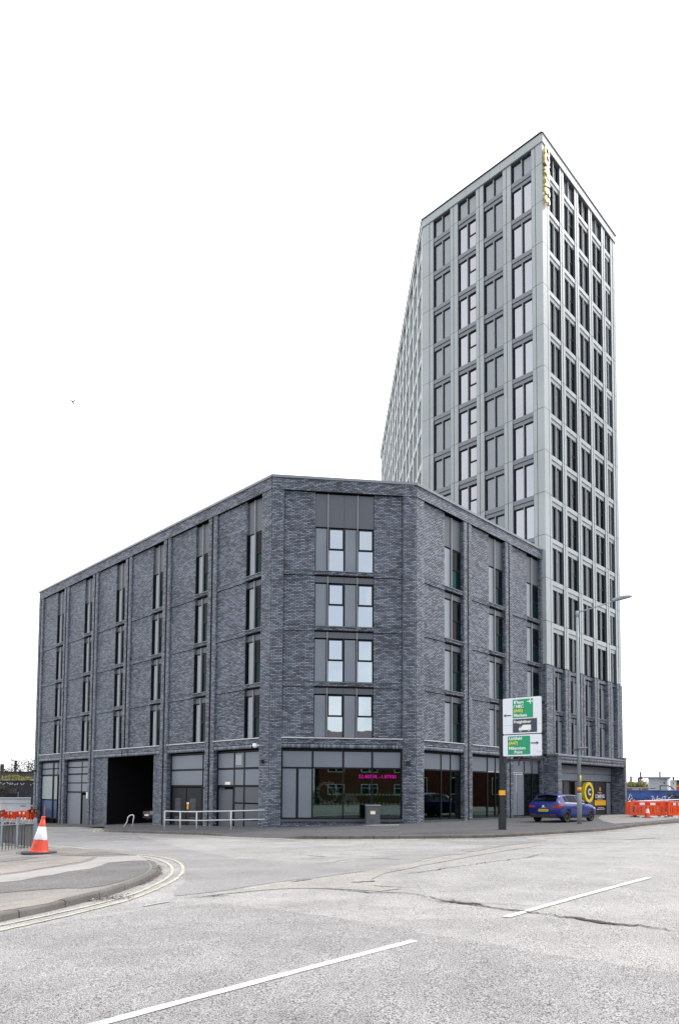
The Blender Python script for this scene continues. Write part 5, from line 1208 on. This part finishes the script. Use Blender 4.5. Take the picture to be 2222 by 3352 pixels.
# ---- right background
bw = thing('blue_wall', 'blue painted wall covered with graffiti right of the tower', 'wall', Matrix.Translation(Vector((28, 58, 0))))
w0, w1 = atY(2040, 2592, 56), atY(2300, 2582, 60); P0, P1 = Vector((w0.x-2, 56, 0)), Vector((w1.x+14, 62, 0)); FW = frame(P0, (P1-P0).normalized()); LW = (P1-P0).length; zt_w = atY(2140, 2590.5, 58).z
boxpart('wall', (0, LW, 0, .4, -.8, zt_w), M['hoard'], bw, FW); boxpart('coping', (-.05, LW, -.05, .45, zt_w, zt_w+.1), M['hoard'], bw, FW)
k = MB(); sc_ = 1; ox = 4.95; oz = .80
for P in ([(0, .28), (.1, .3), (.06, .08), (.12, .04), (.2, .22), (.22, .05), (.3, .06), (.36, .32)], [(.36, .12), (.42, .2), (.52, .18), (.5, .08), (.4, .06), (.38, .13)], [(.56, .06), (.66, .28), (.7, .06), (.6, .1)], [(.72, .28), (.92, .28), (.82, .27), (.8, .08), (.9, .07)], [(.9, .08), (1.0, .1), (1.04, .22), (1.16, .26), (1.2, .34), (1.14, .36), (1.26, .38), (1.28, .3)]):
    k.ribbon([(ox+q[0]*1.65, oz+q[1]*1.8) for q in P], .07, lambda q: (q[0], -.012, q[1]))
for P in ([(.4, .3), (.6, .8), (.75, .6)], [(.5, .2), (.8, .5), (.9, .15), (1.0, .35)]): k.ribbon([(2.3+q[0], .7+q[1]) for q in P], .07, lambda q: (q[0], -.012, q[1]))
part('graffiti', k, M['whiterefl'], bw, FW)
k = MB()
for cx_, cz_ in ((3.3, .95), (3.9, .9), (4.4, 1.0), (9.4, .9), (10, .6), (2.4, .4), (7.5, 1.1)):
    k.ribbon([(cx_+.3*math.cos(t)*random.uniform(.6, 1.2), cz_+.25*math.sin(t)*random.uniform(.6, 1.2)) for t in [i*.7 for i in range(8)]], .06, lambda q: (q[0], -.016, q[1]))
part('graffiti', k, M['ink'], bw, FW)
rr = thing('metal_railing', 'thin pale steel railing in front of the blue wall', 'railing', Matrix.Translation(Vector((25, 50, 0))))
k = MB(); ra, rb = Vector((atY(2055, 2625, 49).x, 49, atY(2055, 2624, 49).z)), Vector((atY(2300, 2614, 52).x, 52, atY(2300, 2614, 52).z)); k.tube([ra, rb], .035, 6); part('top_rail', k, M['rail'], rr, Matrix.Identity(4))
for i in range(5): p = ra.lerp(rb, i/4+.02); k = MB(); k.tube([(p.x, p.y, G(p.x, p.y)), tuple(p)], .035, 6); part('post', k, M['rail'], rr, Matrix.Identity(4))
for i in range(30): p = ra.lerp(rb, i/30+.01); k = MB(); k.tube([(p.x, p.y, G(p.x, p.y)+.1), tuple(p-Z*.03)], .012, 4); part('bar', k, M['rail'], rr, Matrix.Identity(4))
lw_ = thing('low_brick_wall', 'faded red brick wall with pale panels behind the blue wall', 'wall', Matrix.Translation(Vector((34, 75, 0))))
bY(2035, 2122, 2580, 2610, 75, .4, M['redwall'], 'wall', lw_); bY(2035, 2122, 2577.5, 2580, 74.95, .5, M['concrete'], 'coping', lw_); bY(2068, 2090, 2581, 2589, 74.95, .04, M['concrete'], 'pale_panel', lw_); bY(2095, 2100, 2580, 2589, 74.9, .1, M['concrete'], 'pilaster', lw_)
cbn = thing('site_cabin', 'white site cabin with a flat overhanging roof behind the blue wall', 'cabin', Matrix.Translation(atY(2155, 2585, 68)))
bY(2121, 2184, 2546, 2590, 68, 4, M['cabin'], 'body', cbn); bY(2118, 2193, 2543, 2547.5, 67.6, 4.6, M['cabinroof'], 'roof', cbn); bY(2160, 2184, 2554, 2584, 67.96, .04, M['cabin'], 'door', cbn); bY(2159, 2185, 2553, 2554, 67.93, .06, M['galv'], 'door_head', cbn); bY(2170.5, 2174.5, 2560, 2566, 67.93, .03, M['ink'], 'warning_symbol', cbn); bY(2126, 2143, 2580, 2581.5, 67.95, .04, M['ink'], 'lettering', cbn); bY(2186, 2187.5, 2548, 2586, 67.5, .1, M['frame'], 'canopy_post', cbn)
k = MB(); a, b = atY(2159, 2572, 67), atY(2188, 2572, 67); k.tube([a, b], .04, 6); k.tube([a, a-Z*.6], .04, 6); c2 = atY(2205, 2585, 67); k.tube([b, c2], .05, 6); k.tube([b, b-Z*.6], .04, 6); part('stair_rail', k, M['frame'], cbn, Matrix.Identity(4))
c2n = thing('site_cabin', 'smaller white cabin at the right edge behind the blue wall', 'cabin', Matrix.Translation(atY(2205, 2585, 74)))
bY(2193, 2212, 2555, 2592, 74, 3, M['cabin'], 'body', c2n); bY(2201, 2203, 2561, 2567, 73.96, .03, M['ink'], 'vent', c2n); bY(2192, 2213, 2553.5, 2555.5, 73.9, 3.1, M['cabinroof'], 'roof', c2n)
o = thing('orange_digger', 'piece of orange plant machinery at the right edge behind the wall', 'machinery', Matrix.Translation(atY(2220, 2585, 74))); bY(2215, 2216.5, 2568, 2590, 72, .2, M['orange'], 'guard_post', o); bY(2219, 2220.5, 2568, 2590, 72, .2, M['orange'], 'guard_post', o); bY(2212, 2226, 2573, 2576, 72, .3, M['amber'], 'guard_rail', o); bY(2217, 2240, 2560, 2572, 74, 2, M['arch'], 'cab', o)
for px_b, r_, lab, m_b in ((2080, .9, 'yellow green bush nearest the tower behind the red wall', 'leafy'), (2096, 1.2, 'middle yellow green bush behind the red wall', 'leafy'), (2111, 1.0, 'green bush between the middle bush and the site cabin', 'leaf'), (2056, .8, 'small pale bush at the edge of the tower portal', 'leafy')):
    p = atY(px_b, 2572, 82); bush(lab, (p.x, 82, p.z), r_*1.5, .8, r_*.75, 420, .22, M[m_b])
p = atY(2210, 2612, 55); bush('dark ivy bush growing on the blue wall at the right edge', (p.x+.3, 55.5, p.z+.1), 1.0, .3, .5, 240, .16, M['scrub'])
for px_m, py_t, Ym, r_, lab in ((2064, 2541, 88, .09, 'short dark mast nearest the tower on the horizon'), (2096, 2527, 95, .09, 'tall dark lattice mast behind the bushes at right'), (2159, 2525, 95, .08, 'tall mast rising behind the roof of the white cabin'), (2203, 2543, 92, .08, 'slim mast behind the smaller white cabin'), (2089, 2546, 92, .1, 'thin gantry leg behind the red wall')):
    a, b = atY(px_m, 2575, Ym), atY(px_m, py_t, Ym); o = thing('railway_mast', lab, 'mast', Matrix.Translation(Vector((a.x, a.y, 0)))); k = MB(); k.box(a.x-r_, a.x+r_, Ym-r_, Ym+r_, -1, b.z); part('column', k, M['arch'], o, Matrix.Identity(4)); k = MB(); k.box(a.x-r_*3, a.x+r_*3, Ym-.05, Ym+.05, b.z-1.0, b.z-.85); part('cross_piece', k, M['twig'], o, Matrix.Identity(4))
k = MB(); a, b = atY(2088, 2545.5, 92), atY(2150, 2545, 92); k.bar(a, b, .15, .15); a2 = atY(2188, 2547, 92); b2 = atY(2222, 2546, 92); k.bar(a2, b2, .12, .12); tag(link('overhead_gantry', k.mesh('overhead_gantry', M['arch'])), 'thin horizontal railway gantry beam on the right horizon', 'gantry')
o = thing('far_building', 'dark low building on the horizon behind the bushes at right', 'building', Matrix.Translation(atY(2078, 2570, 130))); bY(2060, 2105, 2565, 2585, 130, 6, M['darkwall'], 'wall', o); bY(2084, 2096, 2562, 2565.5, 130, 6, M['tile'], 'roof', o)
o = thing('far_building', 'dark roofed building on the horizon at the far right edge', 'building', Matrix.Translation(atY(2218, 2560, 130))); bY(2212, 2290, 2556, 2590, 130, 8, M['darkwall'], 'wall', o); bY(2208, 2295, 2553, 2556.5, 129.7, 9, M['tile'], 'roof', o)
# ================================================================== CARS
XS = [-2.03, -1.98, -1.86, -1.64, -1.30, -.5, .25, .72, 1.08, 1.55, 1.86, 1.98, 2.04]
SE = [
 [(0,.34),(.58,.34),(.72,.40),(.775,.56),(.775,.72),(.74,.86),(.60,.93),(0,.95)],
 [(0,.26),(.62,.26),(.79,.36),(.845,.60),(.84,.80),(.80,.94),(.66,1.01),(0,1.03)],
 [(0,.24),(.66,.24),(.83,.35),(.875,.62),(.87,.86),(.80,1.00),(.64,1.15),(0,1.17)],
 [(0,.22),(.68,.22),(.85,.34),(.89,.62),(.88,.90),(.81,1.00),(.60,1.36),(0,1.405)],
 [(0,.20),(.70,.20),(.86,.33),(.89,.62),(.88,.93),(.82,.99),(.585,1.395),(0,1.44)],
 [(0,.20),(.70,.20),(.86,.33),(.885,.60),(.875,.92),(.82,.97),(.58,1.41),(0,1.455)],
 [(0,.20),(.70,.20),(.86,.33),(.885,.60),(.875,.90),(.82,.95),(.57,1.37),(0,1.415)],
 [(0,.20),(.70,.20),(.86,.33),(.885,.60),(.875,.88),(.82,.93),(.62,1.17),(0,1.22)],
 [(0,.20),(.70,.20),(.86,.33),(.885,.60),(.87,.85),(.80,.92),(.66,.965),(0,1.0)],
 [(0,.22),(.68,.22),(.84,.34),(.87,.58),(.84,.78),(.74,.86),(.58,.90),(0,.925)],
 [(0,.24),(.64,.24),(.79,.34),(.82,.54),(.78,.70),(.66,.78),(.5,.82),(0,.84)],
 [(0,.26),(.58,.26),(.72,.36),(.74,.52),(.70,.65),(.58,.72),(.45,.75),(0,.77)],
 [(0,.34),(.50,.34),(.60,.40),(.62,.50),(.58,.60),(.5,.65),(.4,.67),(0,.68)]]
def cr(a, b, c, d, t): return .5*((2*b)+(c-a)*t+(2*a-5*b+4*c-d)*t*t+(3*b-a-3*c+d)*t**3)
def SF(x, v):    # body surface: x along, v 0..7 round the half section
    i = 0
    while i < len(XS)-2 and XS[i+1] < x: i += 1
    t = (x-XS[i])/(XS[i+1]-XS[i]); j = min(6, int(v)); s_ = v-j; o = []
    def row(r, c):
        S_ = SE[r]; return S_[j][c]*(1-s_)+S_[j+1][c]*s_ if True else 0
    for c in (0, 1): 
        i0, i3 = max(i-1, 0), min(i+2, len(XS)-1); val = row(i, c)*(1-t)+row(i+1, c)*t; vs = cr(row(i0, c), row(i, c), row(i+1, c), row(i3, c), t); o.append(.5*val+.5*vs)
    return Vector((x, o[0], o[1]))
def carmesh(paint):
    xs = sorted(set([round(a+(b-a)*k/4, 4) for a, b in zip(XS[:-1], XS[1:]) for k in range(4)]+[XS[-1]])); vs = [0, .5, 1, 1.5, 2, 2.5, 3, 3.5, 4, 4.5, 5, 5.25, 5.5, 5.75, 6, 6.33, 6.66, 7]
    k = MB(); nv = len(vs)
    for x in xs:
        for v in vs: k.v.append(tuple(SF(x, v)))
        for v in vs[-2:0:-1]: p = SF(x, v); k.v.append((p.x, -p.y, p.z))
    m_ = 2*nv-2
    for i in range(len(xs)-1):
        for j in range(m_): k.f.append((i*m_+j, i*m_+(j+1) % m_, (i+1)*m_+(j+1) % m_, (i+1)*m_+j))
    k.f.append(tuple(reversed(range(m_)))); k.f.append(tuple((len(xs)-1)*m_+j for j in range(m_)))
    me = k.mesh('car_body', paint, True); o = bpy.data.objects.new('tmpc', me); COL.objects.link(o); tmp = [o]
    import bmesh
    bm = bmesh.new(); bm.from_mesh(me); bmesh.ops.recalc_face_normals(bm, faces=bm.faces); bm.to_mesh(me); bm.free()
    for cxw in (-1.27, 1.29):
        c = MB(); c.lathe([(0, -1), (.355, -1), (.355, 1), (0, 1)], 28); cm = c.mesh('cut', M['black']); bm = bmesh.new(); bm.from_mesh(cm); bmesh.ops.remove_doubles(bm, verts=bm.verts, dist=1e-5); bmesh.ops.recalc_face_normals(bm, faces=bm.faces); bm.to_mesh(cm); bm.free()
        co = bpy.data.objects.new('cut', cm); COL.objects.link(co); co.matrix_world = T(cxw, 0, .32) @ Matrix.Rotation(PI/2, 4, 'X'); tmp.append(co)
        md = o.modifiers.new('b', 'BOOLEAN'); md.operation = 'DIFFERENCE'; md.object = co; md.solver = 'EXACT'
    bpy.context.view_layer.update(); dg = bpy.context.evaluated_depsgraph_get(); r = bpy.data.meshes.new_from_object(o.evaluated_get(dg)); r.name = 'car_body'
    for t_ in tmp: bpy.data.objects.remove(t_)
    r.polygons.foreach_set('use_smooth', [True]*len(r.polygons))
    return r
def surf(x0f, x1f, v0, v1, off=.006, nu=8, nvv=5, sgn=1):   # patch lying on the body
    k = MB()
    for b in range(nvv+1):
        v = v0+(v1-v0)*b/nvv
        for a in range(nu+1):
            x = x0f(b/nvv)+(x1f(b/nvv)-x0f(b/nvv))*a/nu; p = SF(x, v); dx = SF(min(x+.02, 2.03), v)-SF(max(x-.02, -2.02), v); dv = SF(x, min(v+.05, 6.99))-SF(x, v-.05); n_ = dx.cross(dv)
            n_ = n_.normalized() if n_.length > 1e-9 else Vector((0, 1, 0))
            if n_.dot(Vector((0, p.y, p.z-.6))) < 0: n_ = -n_
            q = p+n_*off; k.v.append((q.x, q.y*sgn, q.z))
    for b in range(nvv):
        for a in range(nu): i = b*(nu+1)+a; k.f.append((i, i+1, i+nu+2, i+nu+1))
    return k
def car(label, B_, paint, plate, plcol, fplate=None):
    o = thing('parked_car', label, 'car', B_); link('body', carmesh(paint), o, B_); g = M['carglass']
    for s_ in (1, -1):
        part('side_window', surf(lambda t: .02, lambda t: .98-.60*t, 5.08, 5.92, .007, sgn=s_), g, o); part('side_window', surf(lambda t: -.98, lambda t: -.06, 5.1, 5.92, .007, sgn=s_), g, o)
        part('quarter_window', surf(lambda t: -1.32+.0*t, lambda t: -1.05, 5.15, 5.85, .007, sgn=s_), g, o)
        part('window_trim', surf(lambda t: -1.38, lambda t: 1.0, 4.93, 5.05, .009, 12, 1, s_), M['chrome'], o)
        part('headlamp', surf(lambda t: 1.62+.1*t, lambda t: 1.93, 3.7, 4.7, .006, sgn=s_), M['whiterefl'], o)
        tl = surf(lambda t: -2.025, lambda t: -1.76+.10*t, 3.75, 4.85, .012, sgn=s_); part('tail_light', tl, M['tail'], o)
        k = MB(); k.box(-2.046, -2.02, *(sorted((.46*s_, .76*s_))), .76, .865); part('tail_light', k, M['tail'], o)
        for x in (-.55, .42): k = MB(); k.box(x-.09, x+.09, *(sorted((.875*s_, .905*s_))), .78, .81); part('door_handle', k, paint, o)
        k = MB(); k.box(.52, .68, *(sorted((.86*s_, 1.04*s_))), .93, 1.05); part('wing_mirror', k, M['black'] if paint is M['carblack'] else paint, o)
        k = MB(); k.box(-.88, .92, *(sorted((.84*s_, .885*s_))), .21, .27); part('side_skirt', k, M['black'], o)
        for x in (-.10, .98):
            k = MB(); k.ribbon([(x-.14*t, .36+t*.56) for t in (0, .5, 1)], .008, lambda q: tuple(Vector((q[0], s_*(SF(q[0], 3+(q[1]-.6)/.32 if q[1] > .6 else 2+(q[1]-.33)/.27).y+.004), q[1])))); part('door_gap', k, M['ink'], o)
    part('rear_window', surf(lambda t: -1.94, lambda t: -1.66, 6.05, 6.999, .008), g, o); part('rear_window', surf(lambda t: -1.94, lambda t: -1.66, 6.05, 6.999, .008, sgn=-1), g, o)
    for s_ in (1, -1): part('windscreen', surf(lambda t: .34, lambda t: 1.0, 6.08, 6.999, .008, sgn=s_), g, o)
    k = MB(); k.box(-1.78, -1.60, -.56, .56, 1.40, 1.425); part('spoiler', k, paint, o)
    k = MB(); k.box(-2.07, -1.95, -.70, .70, .26, .43); part('rear_bumper', k, M['black'], o)
    for s_ in (1, -1): k = MB(); k.box(-2.078, -2.071, *(sorted((.42*s_, .64*s_))), .40, .425); part('reflector', k, M['tail'], o)
    k = MB(); k.box(-2.05, -2.034, -.26, .26, .56, .68); pl = part('number_plate', k, plcol, o); None if not plate else link('lettering', text_mesh(plate, .10, M['ink'], ext=.001, bold=.002), pl, B_ @ T(-2.053, 0, .62) @ RZ(-PI/2) @ UPR)
    k = MB(); k.lathe([(0, 0), (.055, 0), (.055, .012), (0, .012)], 16); link('badge', k.mesh('badge', M['chrome']), o, B_ @ T(-2.035, 0, .83) @ RZ(-PI/2) @ UPR)
    k = MB()
    for i in range(5): k.box(-2.042, -2.034, -.13+i*.055, -.10+i*.055, .745, .765)
    part('model_lettering', k, M['chrome'], o)
    k = MB(); k.box(2.03, 2.05, -.26, .26, .40, .51); part('number_plate', k, M['whiterefl'], o); k = MB(); k.box(2.0, 2.06, -.42, .42, .54, .66); part('grille', k, M['black'], o); k = MB(); k.box(2.055, 2.065, -.44, .44, .53, .545); k.box(2.055, 2.065, -.44, .44, .655, .67); part('grille_trim', k, M['chrome'], o)
    k = MB(); k.tube([(-1.45, 0, 1.42), (-1.62, 0, 1.60)], .008, 5); part('aerial', k, M['black'], o)
    tm = MB(); tm.lathe([(.20, -.09), (.29, -.10), (.315, -.07), (.315, .07), (.29, .10), (.20, .09), (.20, -.09)], 28); tme = tm.mesh('tyre', M['tyre'], True)
    rm = MB(); rm.lathe([(.205, .06), (.215, .085), (.20, .09), (.19, .06), (.19, -.05), (0, -.05)], 28)
    rme = rm.mesh('rim', M['rim'], True); spm = MB()
    for i in range(10):
        a = 2*PI*i/10+(.10 if i % 2 else -.10); spm.bar((.03*math.cos(a), .03*math.sin(a), .07), (.195*math.cos(a), .195*math.sin(a), .075), .022, .03)
    spm.lathe([(0, .09), (.045, .085), (.05, .05)], 14); sme = spm.mesh('spokes', M['rim'])
    for x in (-1.27, 1.29):
        for s_ in (1, -1):
            W_ = B_ @ T(x, .775*s_, .315) @ Matrix.Rotation(-PI/2*s_, 4, 'X'); wl = link('wheel', None, o, W_); link('tyre', tme, wl, W_); link('rim', rme, wl, W_); link('spokes', sme, wl, W_)
    return o
hd_ = math.atan2(dR.y, dR.x); rr_ = Vector((11.9, 35.25, 0)); side = Vector((math.sin(hd_), -math.cos(hd_), 0)); ccen = rr_-side*.86+dR*1.27
car('dark blue five door hatchback parked on the pavement beside the tower entrance', Matrix.Translation(Vector((ccen.x, ccen.y, gz(ccen.x, ccen.y)))) @ RZ(hd_) @ Matrix.Diagonal((1.12, 1.02, 1.02, 1)), M['blue'], 'NU67 JUO', M['yellow'])
pcx = FL @ Vector((-14.2, 3.5, 0)); hd2 = math.atan2((-(FL.to_3x3() @ Vector((0, 1, 0)))).y, (-(FL.to_3x3() @ Vector((0, 1, 0)))).x)
car('black car parked in the shade of the dark passage, only its nose visible', Matrix.Translation(Vector((pcx.x, pcx.y, gz(pcx.x, pcx.y)))) @ RZ(hd2), M['carblack'], '', M['yellow'])
# ================================================================== bird
bp_ = ray(239, 1315)*62+Vector((0, 0, CZ)); bd = thing('bird', 'small dark bird flying alone in the white sky', 'bird', Matrix.Translation(bp_))
q_ = 2.3; BV = lambda x, y, z: bp_+Vector((x, y, z))*q_
k = MB(); k.tube([BV(-.03, -.05, .02), BV(0, 0, -.01), BV(.03, .02, -.06), BV(.045, .05, -.09)], [.02, .06, .05, .015], 8); part('body', k, M['ink'], bd, Matrix.Identity(4), True)
for P in (((0, 0, 0), (.045, .0, .025), (.08, .01, .075), (.09, .02, .12)), ((0, 0, 0), (-.04, .0, .035), (-.075, .0, .07), (-.10, .01, .09))):
    k = MB(); k.tube([BV(*a) for a in P], [.055, .05, .038, .012], 6); part('wing', k, M['ink'], bd, Matrix.Identity(4), True)
# ================================================================== unseen dark block added at right to darken reflections in the shop glass
WM_ = frame(Vector((54, 66, 0)), Vector((.12, -1, 0)).normalized())
wh = thing('reflection_block', 'long dark brick block added off to the right to darken the side shop window reflections', 'building', WM_ @ T(25, 0, 0))
boxpart('wall', (0, 50, 0, 12, -.5, 6.5), M['housebrick'], wh, WM_); boxpart('roof', (-.2, 50.2, -.2, 12.2, 6.52, 6.8), M['tile'], wh, WM_)
for i in range(9):
    k = MB(); k.box(2+i*5.4, 4.6+i*5.4, -.05, -.002, 1.2, 3.4); wo = part('window', k, M['upvc'], wh, WM_); boxpart('glass_pane', (2.1+i*5.4, 4.5+i*5.4, -.07, -.052, 1.3, 3.3), M['glassG'], wo, WM_)
# ================================================================== the street behind the viewer (seen in the shop glass)
HM = Matrix.Translation(Vector((3, -9, 0))) @ RZ(math.radians(6.5)+PI)   # facade frame looking at the building
def house(x0, x1, lab):
    o = thing('brick_house', lab, 'house', HM @ T((x0+x1)/2, 0, 0)); boxpart('wall', (x0, x1, 0, 7, -.4, 5.6), M['housebrick'], o, HM)
    k = MB(); k.v += [(x0-.3, -.4, 5.5), (x1+.3, -.4, 5.5), (x1+.3, 7.4, 5.5), (x0-.3, 7.4, 5.5), (x0-.3, 3.5, 8.8), (x1+.3, 3.5, 8.8)]; k.f += [(0, 1, 5, 4), (2, 3, 4, 5), (1, 2, 5), (3, 0, 4), (0, 3, 2, 1)]; rf = part('roof', k, M['tile'], o, HM); boxpart('chimney', (x0+1, x0+1.9, 3.1, 3.9, 8.2, 9.9), M['housebrick'], rf, HM)
    n_ = int((x1-x0)/3.2)
    for i in range(n_):
        xc = x0+(i+.5)*(x1-x0)/n_
        for zc in (1.75, 4.3):
            k = MB(); W_, H_ = .95, .6
            for (a, b, c, d) in ((-W_, W_, H_-.07, H_), (-W_, W_, -H_, -H_+.07), (-W_, -W_+.07, -H_+.07, H_-.07), (W_-.07, W_, -H_+.07, H_-.07), (-.04, .04, -H_+.07, H_-.07), (-W_+.07, -.04, .15, .2), (.04, W_-.07, .15, .2)): k.box(xc+a, xc+b, -.06, .02, zc+c, zc+d)
            wo = part('window', k, M['upvc'], o, HM); boxpart('glass_pane', (xc-W_+.07, xc+W_-.07, -.02, .0, zc-H_+.07, zc+H_-.07), M['glassG'], wo, HM)
house(-16, -4.5, 'red brick terraced house across the road, reflected in the shop glass, left'); house(-3.5, 8, 'red brick terraced house across the road, reflected in the shop glass, middle'); house(9, 21, 'red brick terraced house across the road, reflected in the shop glass, right')
k = MB(); 
for i in range(36): x = -16+i; leafcloud((x, -3.4, .95), .7, .4, .95, 90, .22, k)
o = link('hedge', k.mesh('hedge', M['hedge']), None, HM); tag(o, 'green garden hedge across the road, seen only reflected in shop glass', 'hedge')
k = MB(); k.quad((-20, -6.5, .08), (24, -6.5, .08), (24, -1, .12), (-20, -1, .12)); struct(link('grass_verge', k.mesh('grass_verge', M['verge']), None, HM))
S.render.engine = 'CYCLES'; S.cycles.max_bounces = 6; S.cycles.diffuse_bounces = 3; S.cycles.glossy_bounces = 3; S.cycles.transparent_max_bounces = 8
S.cycles.use_denoising = True
